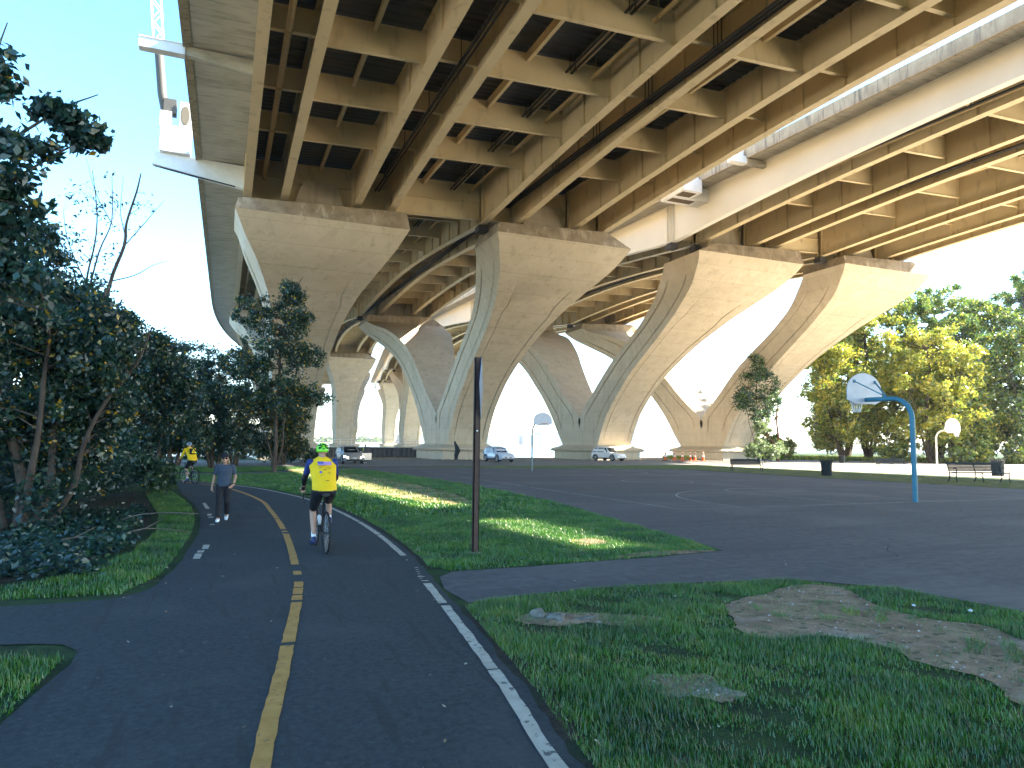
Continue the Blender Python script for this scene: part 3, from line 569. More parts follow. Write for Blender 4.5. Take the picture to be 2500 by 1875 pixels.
make_tree('young_tree', 'slender young tree with loose yellowing crown, on the lawn in front of the nearest pier', (2.8, 44.0, 0),
          [(stem(0, 0, 10.8, (.3, 0), .35, 61, 7), .13), (stem(0, 0, 7, (-1.8, 0), .5, 62), .06), (stem(0.05, 0, 7.6, (1.5, 0), .5, 63), .06), ([(0, 0, 6.5), (.5, 0, 9), (1.0, 0, 11.3), (1.3, 0, 12.0)], .05)],
          [(.7, 0, 10.9, .8, .7, .8), (-1.2, 0, 9.6, 1.6, 1.0, .9), (1.2, 0, 9.3, .8, .8, .6), (-.2, 0, 8.0, 1.8, 1.5, .9), (1.4, 0, 7.0, 1.3, 1.2, .9), (-1.6, 0, 6.4, 1.7, 1.3, 1.0), (.2, 0, 5.4, 2.0, 1.6, 1.0), (-1.8, 0, 4.5, 1.5, 1.3, .7), (1.9, 0, 4.6, 1.2, 1, .7), (0, 0, 3.9, 1.6, 1.4, .5)],
          36, 26000, .15, [LF_DARK, LF_MID, LF_YEL], [.46, .49, .05], (.2, .6), bark=BARK, seed=65)
for i, (x, y, h, w, lb, tp) in enumerate([(-3.4, 44.5, 8.2, 2.9, 'dark tree between the second cyclist and the woman, close behind them', 'g'), (-.6, 52, 8.4, 2.6, 'dark tree straight behind the walking woman', 'g'), (-3.2, 58, 9.6, 3.0, 'tree behind the second cyclist, at the far side of the lawn', 'g'), (.9, 60, 9.6, 2.6, 'tree in front of the nearest pier, left of the slender young tree', 'g'),
                                     (4.6, 61, 6.6, 2.1, 'low olive tree right of the slender young tree, behind the near cyclist', 'o'), (-7.5, 50, 9.5, 3.4, 'tall dark tree far left behind the bend of the trail', 'g'), (-12, 40, 9, 3.6, 'dark tree at the left end of the trail bend, mostly hidden', 'g')]):
    m, ws = ([LF_DARK, LF_MID, LF_YEL], [.6, .37, .03]) if tp == 'g' else ([LF_DARK, LF_MID, LF_YEL], [.3, .58, .12])
    make_tree('lawn_tree', lb, (x, y, 0), [(stem(0, 0, h*.85, (.3, 0), .6, 70+i), .14), (stem(.2, 0, h*.7, (w*.5, 0), .6, 80+i), .09), (stem(-.2, 0, h*.7, (-w*.5, 0), .6, 90+i), .09)],
              [(0, 0, h*.80, w*.7, w*.6, h*.17), (-w*.45, 0, h*.58, w*.6, w*.6, h*.16), (w*.45, 0, h*.55, w*.6, w*.6, h*.16), (0, 0, h*.36, w*.8, w*.7, h*.12), (w*.5, 0, h*.24, w*.5, w*.5, h*.10), (-w*.5, .3, h*.22, w*.5, w*.5, h*.10)], 32, 21000, .165, m, ws, (.3, .75), seed=75+i, group='trees on the far lawn')
make_tree('bush', 'green bush hanging over the left edge of the trail before the bend', (-2.35, 26.5, 0), [(stem(0, 0, 1.3, (.3, 0), .3, 101), .03), (stem(.1, 0, 1.1, (.7, 0), .3, 102), .02)],
          [(0, 0, .9, .8, 1.2, .5), (.45, 0, .6, .6, 1.1, .45), (-.6, .5, 1.3, .8, 1.0, .6)], 12, 2600, .13, [LF_MID, LF_DARK], [.7, .3], (.15, .35), seed=103, cat='bush')
for i, (x, y, h, w, lb) in enumerate([(-5.5, 63, 2.4, 2.6, 'low dark bush on the far lawn behind the second cyclist'), (-1.2, 66, 2.0, 2.2, 'low dark bush on the far lawn behind the walking woman'), (3.4, 65, 2.6, 2.4, 'low bush right behind the slender young tree'), (-9.5, 56, 3.2, 3.0, 'large dark bush at the far left of the lawn'), (6.6, 66.5, 1.6, 1.8, 'small dull bush beside the parked silver car')]):
    make_tree('shrub', lb, (x, y, 0), [(stem(0, 0, h*.8, (.3, 0), .4, 130+i), .04)], [(0, 0, h*.5, w*.7, w*.5, h*.4), (w*.5, 0, h*.4, w*.5, w*.5, h*.3), (-w*.5, 0, h*.38, w*.5, w*.5, h*.3)], 14, 3800, .17, [LF_DARK, LF_MID, LF_YEL], [.5, .46, .04], (.25, .5), seed=140+i, cat='bush', group='bushes on the far lawn')
# right side
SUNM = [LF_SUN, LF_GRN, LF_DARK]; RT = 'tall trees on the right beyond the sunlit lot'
def big(loc, h, w, lb, ws, seed, nm='tall_tree', n=9500, sz=.50):
    w *= 1.24; h *= 1.13
    rr = random.Random(seed); bl = []
    for i in range(30):
        t = .14+.80*((i+rr.random())/30); rad = w*(sin(pi*min(1, t*.85+.08)))**.6; a = rr.uniform(0, 2*pi)
        bl.append((cos(a)*rad*.6, sin(a)*rad*.6, h*t, w*.42, w*.42, h*.085))
    return make_tree(nm, lb, loc, [(stem(0, 0, h*.82, (0, 0), 1.2, seed), h*.018), (stem(.3, 0, h*.6, (w*.5, 0), 1.2, seed+1), h*.009), (stem(-.3, 0, h*.6, (-w*.5, 0), 1.2, seed+2), h*.009), (stem(0, 0, h*.55, (0, -w*.5), 1.2, seed+3), h*.008)],
                     bl, 9, int(n*3.0), sz*.72, SUNM, ws, (.55, 1.3), bark=BARK, seed=seed, group=RT)
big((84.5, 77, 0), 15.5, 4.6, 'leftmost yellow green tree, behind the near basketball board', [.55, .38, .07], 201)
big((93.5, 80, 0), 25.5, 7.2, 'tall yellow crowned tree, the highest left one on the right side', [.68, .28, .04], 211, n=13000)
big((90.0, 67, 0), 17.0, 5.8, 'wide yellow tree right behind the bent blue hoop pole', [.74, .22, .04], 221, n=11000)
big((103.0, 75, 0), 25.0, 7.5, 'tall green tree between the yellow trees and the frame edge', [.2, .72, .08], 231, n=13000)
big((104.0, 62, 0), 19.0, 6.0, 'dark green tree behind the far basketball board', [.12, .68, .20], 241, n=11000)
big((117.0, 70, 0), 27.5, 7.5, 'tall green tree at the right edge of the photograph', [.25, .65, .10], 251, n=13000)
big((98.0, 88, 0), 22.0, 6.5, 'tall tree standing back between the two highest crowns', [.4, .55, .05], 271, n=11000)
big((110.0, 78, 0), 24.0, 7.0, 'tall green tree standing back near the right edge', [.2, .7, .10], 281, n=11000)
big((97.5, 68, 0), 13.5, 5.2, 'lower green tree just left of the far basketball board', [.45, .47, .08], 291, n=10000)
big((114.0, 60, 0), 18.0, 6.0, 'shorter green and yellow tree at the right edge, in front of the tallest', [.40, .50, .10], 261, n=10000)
rh = random.Random(5)
for i, (x, y, h, w, lb) in enumerate([(76, 84, 5.4, 3.4, 'low green bush left of the trees, right of the small sunlit tree'), (81, 86, 4.2, 3.2, 'rounded bush on the shore beyond the trash bin'), (86.5, 70, 3.6, 3.2, 'bush at the foot of the leftmost yellow tree'),
                                   (92, 62.5, 3.4, 3.4, 'bush at the foot of the yellow trees, behind the hoop pole'), (98.5, 60, 4.2, 3.4, 'bush left of the far basketball board'), (104, 56, 4.6, 3.6, 'bush right of the far basketball board'), (109, 53, 4.6, 3.4, 'bush at the right edge behind the bench')]):
    make_tree('shrub', lb, (x, y, 0), [(stem(0, 0, h*.8, (.3, 0), .5, 300+i), .06), (stem(.2, 0, h*.7, (-w*.4, 0), .5, 310+i), .05)], [(0, 0, h*.5, w*.8, w*.6, h*.42), (w*.5, 0, h*.4, w*.5, w*.5, h*.3), (-w*.5, 0, h*.38, w*.5, w*.5, h*.3)],
              14, 3600, .34, SUNM, [.35, .5, .15], (.4, .8), seed=320+i, cat='bush', group='bushes at the foot of the trees on the right')
make_tree('small_tree', 'small drooping tree standing alone in front of the rightmost pier, dark above', (62.2, 69.5, 0),
          [(stem(0, 0, 12.2, (0, 0), .4, 401, 7), .11), (stem(0, 0, 8.5, (2.5, 0), .4, 402), .05), (stem(0, 0, 8, (-2, 0), .4, 403), .05)],
          [(.1, 0, 12.6, 1.4, 1.0, 1.2), (1.3, 0, 11.2, 1.2, 1.0, 1.0), (2.0, 0, 6.6, 1.0, .8, 1.2), (-2.4, 0, 8.0, 1.0, .8, .9), (-.4, 0, 10.9, 1.8, 1.4, 1.0), (-1.0, 0, 9.2, 2.0, 1.6, 1.0), (.4, 0, 8.0, 1.8, 1.6, 1.2), (2.6, 0, 9.3, 1.0, 1.0, 1.5), (3.1, 0, 7.8, .8, .8, .9), (-1.6, 0, 6.9, 1.5, 1.2, .8), (.2, 0, 5.7, 1.6, 1.3, 1.0)],
          22, 9000, .21, [LF_DARK, LF_MID, LF_GRN], [.30, .50, .20], (.35, .85), seed=405)
make_tree('shrub', 'pale silvery shrub in full sun around the foot of the small drooping tree', (62.4, 68.6, 0), [(stem(0, 0, 3.4, (.3, 0), .4, 411), .05)],
          [(0, 0, 2.2, 2.3, 1.7, 1.9), (1.6, 0, 1.3, 1.6, 1.3, 1.0), (-1.4, 0, 1.4, 1.3, 1.1, 1.1), (0, 0, 4.4, 1.3, 1.1, .9)], 14, 4200, .25, [LF_PALE, LF_GRN], [.75, .25], (.35, .6), seed=412, cat='bush')
make_tree('snag', 'thin reddish broken tree between the drooping tree and the yellow trees', (71.5, 76, 0), [([(0, 0, 0), (.2, 0, 3), (-.1, 0, 6.0), (.3, 0, 8.2)], .2), ([(-.1, 0, 2), (-1.6, 0, 3.4), (-1.8, 0, 5)], .14)], [(0, 0, 6.5, .3, .3, 1.6), (-1.7, 0, 4.0, .4, .3, 1.1)], 5, 260, .25, [LF_YEL, LF_DARK], [.5, .5], (.2, .4), bark=mat('red_bark', (0.16, 0.08, 0.05), .9), seed=421)

# grass, ground cover
def inpoly(P, poly):
    poly = np.array(poly); x, y = P[:, 0], P[:, 1]; c = np.zeros(len(P), bool); j = len(poly)-1
    for i in range(len(poly)):
        xi, yi = poly[i]; xj, yj = poly[j]
        m = ((yi > y) != (yj > y)) & (x < (xj-xi)*(y-yi)/(yj-yi+1e-12)+xi); c ^= m; j = i
    return c
def blades(name, poly, dens, h, w, label, holes=(), seed=3, patchy=.0, mats=None, wts=None, lean=.45, soft=.0):
    r = np.random.default_rng(seed); pa = np.array(poly); lo, hi = pa.min(0), pa.max(0); n = int((hi-lo).prod()*dens)
    P = lo+(hi-lo)*r.random((n, 2)); P = P[inpoly(P, poly)]
    for hl in holes:
        m = inpoly(P, hl); q = np.sin(P[:, 0]*7.3+2*np.sin(P[:, 1]*5.1))*np.sin(P[:, 1]*8.7+1.5*np.sin(P[:, 0]*6.2)); hh_ = np.array(hl)[::3]; dd_ = np.full(len(P), 9.0); im = np.where(m)[0]; dd_[im] = np.sqrt(((P[im][:, None, :]-hh_[None])**2).sum(2)).min(1) if len(im) < 60000 else 9.0; P = P[~m | (r.random(len(P)) < np.where(q > .45, .5, .05)+.75*np.exp(-dd_/.13))]
    nz = (np.sin(P[:, 0]*3.1+1.3*np.sin(P[:, 1]*2.3))+np.sin(P[:, 1]*4.3+1.7*np.sin(P[:, 0]*1.9+2))+np.sin(P[:, 0]*9.7+P[:, 1]*7.1))/3
    P = P[r.random(len(P)) < np.clip(1-patchy+nz[:]*patchy*1.2+patchy*.3, 0.03, 1)]; n = len(P)
    nz = (np.sin(P[:, 0]*3.1+1.3*np.sin(P[:, 1]*2.3))+np.sin(P[:, 1]*4.3+1.7*np.sin(P[:, 0]*1.9+2)))/2
    a = r.random(n)*2*pi; hh = h*(.45+.8*r.random(n))*(1+.35*nz); ww = w*(.6+.8*r.random(n))
    b = np.stack([P[:, 0], P[:, 1], np.full(n, .002)], 1); t = np.stack([np.cos(a), np.sin(a), 0*a], 1)
    l = np.stack([np.cos(a+1.4+r.random(n)), np.sin(a+1.4+r.random(n)), 0*a], 1)*(hh*lean*(r.random(n)+.3))[:, None]
    V = np.stack([b-t*ww[:, None]/2, b+t*ww[:, None]/2, b+l+np.array([0, 0, 1])*hh[:, None]], 1).reshape(-1, 3)
    ms = mats or [GRASS]; o = npmesh(name, V, np.arange(3*n).reshape(n, 3), ms, r.choice(len(ms), n, p=wts or [1.0]))
    tag(o, label, kind='stuff'); return o
nb = lambda pts: [tuple(p) for p in pts]
near_r = [tuple(p) for p in offset(wlc, .20) if 2.0 < p[1] < 7.7]+[(2.74, 7.68), (3.4, 7.84), (4.54, 7.88), (5.86, 7.75), (7.2, 7.5), (8.08, 6.6), (8.25, 5.4), (8.4, 4.4), (8.9, 2.8), (9, 2.0)]
blades('near_grass', near_r, 8200, .047, .0065, 'rough green grass of the near lawn, lower right', holes=DIRTS[:3], seed=3, patchy=.6, mats=[GRASS, DRYG], wts=[.88, .12])
tri = [(3.10, 9.68), (4.2, 9.72), (5.3, 9.76), (6.6, 9.82), (8.1, 10.05), (8.40, 11.6), (8.7, 13.4), (9.2, 16.5), (9.5, 18)]+[tuple(p) for p in offset(wlc, .22) if 9.9 < p[1] < 18][::-1]
blades('lawn_grass', tri, 3000, .052, .011, 'green lawn between the trail and the court, around the brown post', holes=DIRTS[3:]+[sun_strip], seed=4, patchy=.3)
tri2 = [(9.2, 16.5), (9.85, 20.3), (10.2, 25), (10.25, 31), (9.85, 41), (8.85, 50)]+[(5.6, 46), (2, 43), (-2.5, 42.4)]+[tuple(p) for p in offset(wlc, .22) if 16.5 < p[1] < 38][::-1]
blades('far_lawn_grass', tri2, 420, .075, .035, 'far part of the lawn beyond the near cyclist', holes=[sun_strip], seed=5, patchy=.3)
lv = [(-2.2, 9.6), (-1.05, 9.5), (-.72, 10.6), (-.6, 12.4), (-.5, 15.3), (-.54, 18.2), (-.8, 22), (-1.2, 25), (-1.8, 29), (-2.6, 29), (-2.0, 24), (-1.35, 19), (-1.15, 15.5), (-1.3, 12.8), (-1.7, 11), (-2.4, 10.4), (-5, 10.2), (-9, 10), (-9, 9.45)]
blades('verge_grass', lv, 2600, .06, .012, 'narrow grass verge along the left edge of the trail', seed=6, patchy=.35)
blades('corner_grass', [(-1.25, 5.2), (-1.14, 6.9), (-1.95, 7.4), (-4, 7.5), (-5, 3), (-1.3, 3.5)], 3200, .06, .009, 'grass corner at the lower left', seed=7, patchy=.45)
blades('far_verge_grass', [(-14, 47.5), (1, 46), (4.5, 49.5), (9, 53.5), (8, 55.5), (-14, 56)], 420, .07, .028, 'grass beyond the footpath', seed=8)
blades('median_grass', [(13, 52.5), (23.5, 50.8), (34, 48), (41, 50), (44, 57.5), (22, 56.0)], 550, .06, .022, 'grass strip between the court and the road', seed=9, patchy=.4, mats=[GRASS, DRYG], wts=[.4, .6])
blades('bench_grass', [(34.5, 26), (35, 18), (40.5, 20), (42.5, 30), (43, 42), (41, 50), (35, 48)], 600, .05, .018, 'sparse dry grass around the benches', seed=10, patchy=.8, mats=[GRASS, DRYG], wts=[.3, .7])
blades('shore_weeds', [(62, 84), (66, 96), (80, 96), (95, 66), (112, 48), (125, 56), (95, 104)], 40, .5, .25, 'weeds along the shore under the trees on the right', seed=12, patchy=.2, mats=[LF_GRN, LF_SUN], wts=[.6, .4])
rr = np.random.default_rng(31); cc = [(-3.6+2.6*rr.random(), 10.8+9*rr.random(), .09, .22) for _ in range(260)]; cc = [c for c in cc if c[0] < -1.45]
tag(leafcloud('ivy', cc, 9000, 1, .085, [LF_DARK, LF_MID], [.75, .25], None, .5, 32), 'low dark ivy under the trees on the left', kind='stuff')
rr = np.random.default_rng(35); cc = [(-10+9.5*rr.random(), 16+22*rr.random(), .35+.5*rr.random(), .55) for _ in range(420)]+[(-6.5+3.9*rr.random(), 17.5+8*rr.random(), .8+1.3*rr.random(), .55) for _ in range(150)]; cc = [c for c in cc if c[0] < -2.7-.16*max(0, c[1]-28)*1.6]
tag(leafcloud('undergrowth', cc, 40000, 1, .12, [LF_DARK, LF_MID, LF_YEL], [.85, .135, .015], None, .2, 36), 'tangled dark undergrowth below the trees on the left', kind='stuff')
# a few dead branches on the litter
for i, (x, y, a, L) in enumerate([(-1.9, 14.4, .5, 1.5), (-2.3, 16.4, -.3, 1.9), (-2.6, 13.2, .9, 1.4)]):
    b = MB(); p = [(x+cos(a)*L*t+.08*sin(7*t+i), y+sin(a)*L*t+.05*cos(5*t), .05+.14*sin(pi*t)+.28*(i == 1)*t) for t in np.linspace(0, 1, 7)]; b.tube(p, [.018*(1-.6*t) for t in np.linspace(0, 1, 7)], 6)
    b.tube([p[3], (p[3][0]+.25, p[3][1]+.3, .32)], [.010, .004], 5)
    o = b.build('fallen_branch', BARKL, None, 60); tag(o, ['pale fallen branch nearest the trail edge', 'pale fallen branch with one end lifted, farther under the trees', 'pale fallen branch lowest in the photograph, in the ivy'][i], 'branch', 'fallen branches under the trees')
# stones and fallen leaves
def rock(loc, s, label, m, seed, grp=None, name='stone'):
    bm = bmesh.new(); bmesh.ops.create_icosphere(bm, subdivisions=3, radius=1); r = random.Random(seed); ph = [r.uniform(0, 6) for _ in range(6)]
    for v in bm.verts:
        c = v.co; k = 1+.18*sin(c.x*3+ph[0])*sin(c.y*3+ph[1])+.12*sin(c.z*5+ph[2]+c.x*4); v.co = Vector((c.x*s[0]*k, c.y*s[1]*k, max(-.4, c.z)*s[2]*k))
    me = bpy.data.meshes.new(name); bm.to_mesh(me); bm.free(); me.materials.append(m)
    for p in me.polygons: p.use_smooth = True
    o = bpy.data.objects.new(name, me); COL.objects.link(o); o.location = loc; o.rotation_euler = (0, 0, r.uniform(0, 3)); return tag(o, label, 'stone', grp)
STN_M = mat('pale_stone', (0.10, 0.10, 0.09), .9, (0.19, 0.18, 0.16), 12, bump=.01, bscale=30)
rock((3.13, 6.82, .03), (.085, .07, .07), 'upright pale stone at the left of the group by the path corner', STN_M, 1, 'pale stones by the path corner')
rock((3.27, 6.68, .02), (.11, .07, .05), 'low pale stone in the middle of the group by the path corner', STN_M, 2, 'pale stones by the path corner')
rock((3.58, 6.60, .005), (.12, .05, .02), 'flat grey stone at the right of the group by the path corner', STN_M, 3, 'pale stones by the path corner')
TR = mat('litter_white', (.55, .58, .60), .6)
rock((7.72, 5.35, .03), (.028, .02, .018), 'small white scrap of litter in the grass at the right edge', TR, 5, 'white litter in the grass at the right edge')
rock((7.35, 5.75, .03), (.024, .016, .014), 'smaller white scrap of litter, left one in the grass at the right edge', TR, 6, 'white litter in the grass at the right edge')
r = np.random.default_rng(77); n = 230; P = np.stack([-1.2+11*r.random(n), 3+24*r.random(n)**1.4, np.full(n, .03)], 1)
a = r.random(n)*6.28; s = .010+.014*r.random(n)[:]; t = np.stack([np.cos(a), np.sin(a), .3*r.normal(size=n)], 1)*s[:, None]; u = np.stack([-np.sin(a), np.cos(a), .3*r.normal(size=n)], 1)*s[:, None]*.6
V = np.stack([P-t, P+u, P+t, P-u], 1).reshape(-1, 3)
o = npmesh('fallen_leaves', V, np.arange(4*n).reshape(n, 4), [mat('dead_leaf', (.22, .15, .07), .9), mat('pale_leaf', (.36, .33, .25), .9)], r.integers(0, 2, n)); tag(o, 'scattered dead leaves on the trail and lawn', kind='stuff')
r = np.random.default_rng(78); n = 2600; P = np.stack([4+62*r.random(n), 78.3+2.2*r.random(n)**2*1.0, np.full(n, .03)], 1); P[:, 1] += np.clip((P[:, 0]-52)*.4, 0, 9)
q = MB()
for p in P[:1500]:
    s = .06+.13*random.random(); q.add([(p[0]+s*random.uniform(.6, 1)*cos(k), p[1]+s*random.uniform(.6, 1)*sin(k), 0) for k in (0, 1.3, 2.5, 3.9, 5.1)]+[(p[0]+random.uniform(-.03, .03), p[1], s*random.uniform(.6, 1.1))], [(0, 1, 5), (1, 2, 5), (2, 3, 5), (3, 4, 5), (4, 0, 5)])
tag(q.build('gravel', mat('riprap', (0.14, 0.125, 0.105), .95, (0.30, 0.28, 0.25), 1.5), None), 'band of loose stones between the road and the pier footings', kind='stuff')

q = MB(); rp = random.Random(3)
for poly_, n_ in ((dirt1, 420), (dirt2, 90), (dirt3, 70), (bare1, 20)):
    pa = np.array(poly_); lo, hi = pa.min(0), pa.max(0); k_ = 0
    while k_ < n_:
        x = rp.uniform(lo[0], hi[0]); y = rp.uniform(lo[1], hi[1])
        if not inpoly(np.array([[x, y]]), poly_)[0]: continue
        k_ += 1; s_ = rp.choice((.006, .008, .010, .014, .02)); q.add([(x+s_*rp.uniform(.6, 1.2)*cos(t_), y+s_*rp.uniform(.6, 1.2)*sin(t_), .011) for t_ in (0, 1.3, 2.5, 3.9, 5.1)]+[(x, y, .012+s_*rp.uniform(.4, .9))], [(0, 1, 5), (1, 2, 5), (2, 3, 5), (3, 4, 5), (4, 0, 5)], rp.choice((0, 0, 1)))
tag(q.build('soil_grit', [mat('grit', (.20, .15, .11), .95, (.32, .27, .21), 40), mat('grit_pale', (.40, .37, .33), .9)]), 'small pebbles and crumbs on the bare soil', kind='stuff')
# ------------------------------------------------------------------ brown sign post
root = thing('sign_post', (3.985, 11.2, 0), 'tall flat brown steel post on the lawn with a diamond sign seen almost edge on', 'sign')
b = MB(); b.box(-.05, .05, -.012, .012, 0, 3.30); b.box(-.05, -.038, -.012, .07, 0, 3.3); b.box(.038, .05, -.012, .07, 0, 3.3); b.box(-.03, .03, -.016, -.012, 2.19, 2.21); b.build('post', RUST, root)
b = MB(); d = .45; t = Matrix.Translation((.062, .0, 2.80)) @ Matrix.Rotation(radians(66), 4, 'Z')
b.add([t @ Vector(p) for p in [(-d, 0, 0), (0, 0, -d*1.25), (d, 0, 0), (0, 0, d*1.15), (-d, .006, 0), (0, .006, -d*1.25), (d, .006, 0), (0, .006, d*1.15)]], [(0, 1, 2, 3), (7, 6, 5, 4), (0, 4, 5, 1), (1, 5, 6, 2), (2, 6, 7, 3), (3, 7, 4, 0)])
b.build('sign_panel', mat('sign_back', (0.012, 0.06, 0.16), .4, (.016, .08, .20), 4), root)
b = MB(); b.box(-.02, .012, -.016, -.0125, 2.03, 2.05); b.build('sticker', WHITE, root)
b = MB(); b.lathe([(.0, .02), (.16, .015), (.2, -.02)], 12); b.build('footing', SOIL, root, 40)

# ------------------------------------------------------------------ basketball hoops
BLUE = mat('blue_pole', (0.035, 0.16, 0.24), .45, (.05, .20, .29), 3)
BOARD = mat('backboard_paint', (0.50, 0.53, 0.60), .5, (.58, .60, .66), 3); ORNG = mat('rim_orange', (0.45, 0.08, 0.02), .5)
def hoop(loc, label, arm, h, bw, bh, z0, polm, pr, rimside):
    root = thing('basketball_hoop', loc, label, 'basketball hoop', 'basketball hoops'); s = 1 if arm > 0 else -1
    b = MB(); R = .75; pts = [(0, 0, 0), (0, 0, h-R)]+[(0, s*R*(1-cos(a)), h-R+R*sin(a)) for a in np.linspace(.15, pi/2, 8)]+[(0, arm, h+.02)]
    b.tube(pts, pr, 12); b.build('pole', polm, root, 50)
    b = MB(); yb = arm+s*.06; N = 18
    out = [(-bw/2, z0+.12*bh)]+[(-bw/2*cos(pi*i/N), z0+bh*.40+bh*.60*sin(pi*i/N)) for i in range(N+1)]+[(bw/2, z0+.12*bh), (bw*.30, z0), (-bw*.30, z0)]
    b.add([(x, yb-.02, z) for x, z in out]+[(x, yb+.02, z) for x, z in out], [tuple(range(len(out))), tuple(range(len(out), 2*len(out)))[::-1]]+[(i, (i+1) % len(out), (i+1) % len(out)+len(out), i+len(out)) for i in range(len(out))])
    b.build('backboard', BOARD, root)
    for sx in (-1, 1):
        b = MB(); b.beam((0, arm*.52, h+pr*.8), (sx*bw*.30, yb-s*.03, z0+bh*.72), .04, .04); b.box(sx*bw*.30-.05, sx*bw*.30+.05, yb-s*.03-.02, yb-s*.03+.02, z0+bh*.67, z0+bh*.77); b.build('brace', polm, root)
    b = MB(); rr_ = .235; zc = z0+.12; yc = yb+s*(rr_+.12); b.tube([(rr_*cos(a), yc+rr_*sin(a), zc) for a in np.linspace(0, 2*pi, 21)], .012, 6, cap=False); b.beam((0, yb+s*.02, zc), (0, yb+s*.13, zc), .12, .02)
    rim = b.build('rim', ORNG, root, 50)
    b = MB()
    for k in range(12):
        a = 2*pi*k/12; b.tube([(rr_*cos(a), yc+rr_*sin(a), zc), (rr_*.75*cos(a+.26), yc+rr_*.75*sin(a+.26), zc-.2), (rr_*.5*cos(a), yc+rr_*.5*sin(a), zc-.42)], .005, 4)
        b.tube([(rr_*cos(a), yc+rr_*sin(a), zc), (rr_*.75*cos(a-.26), yc+rr_*.75*sin(a-.26), zc-.2), (rr_*.5*cos(a), yc+rr_*.5*sin(a), zc-.42)], .005, 4)
    n = b.build('net', WHITE, root); n.parent = rim
    return root
hoop((22.0, 17.0, 0), 'near basketball hoop with bent blue pole, seen from behind its grey fan board', 1.85, 3.60, 1.75, 1.15, 3.47, BLUE, .085, 1)
hoop((20.13, 45.0, 0), 'small far basketball hoop at the other end of the court, left of the white car', -1.7, 3.35, 1.40, .88, 3.18, mat('grey_pole', (.18, .23, .24), .5), .055, -1)
hoop((58.0, 42.6, 0), 'sunlit white basketball hoop in front of the trees at the right', -1.5, 3.5, 1.9, 1.25, 3.25, mat('white_pole', (.6, .6, .56), .5), .07, -1)

# ------------------------------------------------------------------ benches, bins, cones
IRON = mat('black_iron', (0.014, 0.022, 0.028), .6, spec=.25)
def bench(loc, rz, L, label, sc=1.0):
    root = thing('park_bench', loc, label, 'bench', 'slatted park benches', rz); root.scale = (sc, sc, sc)
    b = MB()
    for i in range(7): b.box(-L/2, L/2, -.20+i*.065, -.142+i*.065, .43+.004*i, .45+.004*i)
    b.build('seat', IRON, root)
    b = MB()
    for i in range(6): y = .27+.022*i; z = .50+i*.068; b.box(-L/2, L/2, y, y+.018, z, z+.064)
    b.build('backrest', IRON, root)
    for x in ((-L/2, 0, L/2) if L > 2.3 else (-L/2, L/2)):
        b = MB(); b.tube([(x, -.26, 0), (x, -.20, .22), (x, -.22, .44)], .028, 6); b.tube([(x, .36, 0), (x, .22, .22), (x, .24, .44), (x, .42, .92)], .028, 6); b.tube([(x, -.22, .42), (x, .25, .42)], .022, 6)
        b.build('leg', IRON, root, 50)
        if x: b = MB(); b.tube([(x, -.22, .43), (x, -.27, .60), (x, -.18, .66), (x, .1, .67), (x, .32, .66)], .022, 6); b.build('armrest', IRON, root, 50)
    return root
bench((36.75, 42.3, 0), radians(-25), 2.1, 'dark slatted bench left of the trash bin, in front of the drooping tree', 1.05)
bench((39.2, 26.3, 0), radians(-18), 2.55, 'large dark slatted bench at the right edge, nearest the camera', 1.22)
bench((56.9, 46.2, 0), radians(-20), 2.4, 'sunlit slatted bench beyond the shaded grass, behind the hoop pole', 1.08)
def bin_(loc, label, s=1.0):
    root = thing('trash_bin', loc, label, 'trash bin', 'slatted trash bins'); root.scale = (s, s, s)
    b = MB()
    for k in range(26): a = 2*pi*k/26; c, d = cos(a), sin(a); b.beam((c*.30, d*.30, .04), (c*.33, d*.33, .86), .045, .012); b.beam((c*.33, d*.33, .86), (c*.42, d*.42, .98), .045, .012)
    b.build('slats', IRON, root)
    b = MB(); b.lathe([(0, .06), (.28, .06), (.29, .82), (.24, .84), (.22, .70), (0, .68)], 20); b.build('liner', mat('bin_liner', (.03, .045, .055), .5), root, 40)
    b = MB(); b.lathe([(.30, .86), (.36, .86), (.37, .89), (.24, .95), (.22, .92), (.30, .86)], 20); b.lathe([(.30, .02), (.33, .02), (.33, .06), (.30, .06)], 20); b.build('ring', IRON, root, 40); return root
bin_((37.05, 35.0, 0), 'dark slatted trash bin standing between the two shaded benches', 1.05)
bin_((50.4, 32.5, 0), 'grey trash bin in the sun behind the bench at the right edge', 1.22)
bin_((72.5, 66, 0), 'small far trash bin in front of the bushes on the right', 1.0)
CONEO = mat('cone_orange', (0.55, 0.12, 0.03), .5); CONEW = mat('cone_white', (.75, .75, .75), .4)
for i, (x, y) in enumerate([(53.2, 78.0), (54.7, 78.1), (55.9, 78.0), (57.2, 78.1), (58.0, 78.2), (59.2, 78.0)]):
    root = thing('traffic_cone', (x, y-1.5, 0), ['orange and white traffic cone, leftmost of the row before the rightmost pier', 'second traffic cone from the left of the row, tall and pale', 'third traffic cone from the left of the row before the rightmost pier', 'fourth traffic cone from the left of the row, close beside the fifth', 'fifth traffic cone from the left of the row before the rightmost pier', 'rightmost traffic cone of the row, towards the drooping tree'][i], 'traffic cone', 'traffic cones before the rightmost pier'); root.scale = (1.35, 1.35, 1.3)
    b = MB(); b.box(-.22, .22, -.22, .22, 0, .05); b.build('base', CONEO if i else IRON, root)
    b = MB(); b.lathe([(.15, .05), (.11, .40)], 12); b.lathe([(.085, .62), (.06, .80)], 12); b.lathe([(.045, .92), (.03, 1.08), (0, 1.09)], 12); b.build('cone_body', CONEO, root, 50)
    b = MB(); b.lathe([(.11, .40), (.085, .62)], 12); b.lathe([(.06, .80), (.045, .92)], 12); b.build('reflective_band', CONEW, root, 50)

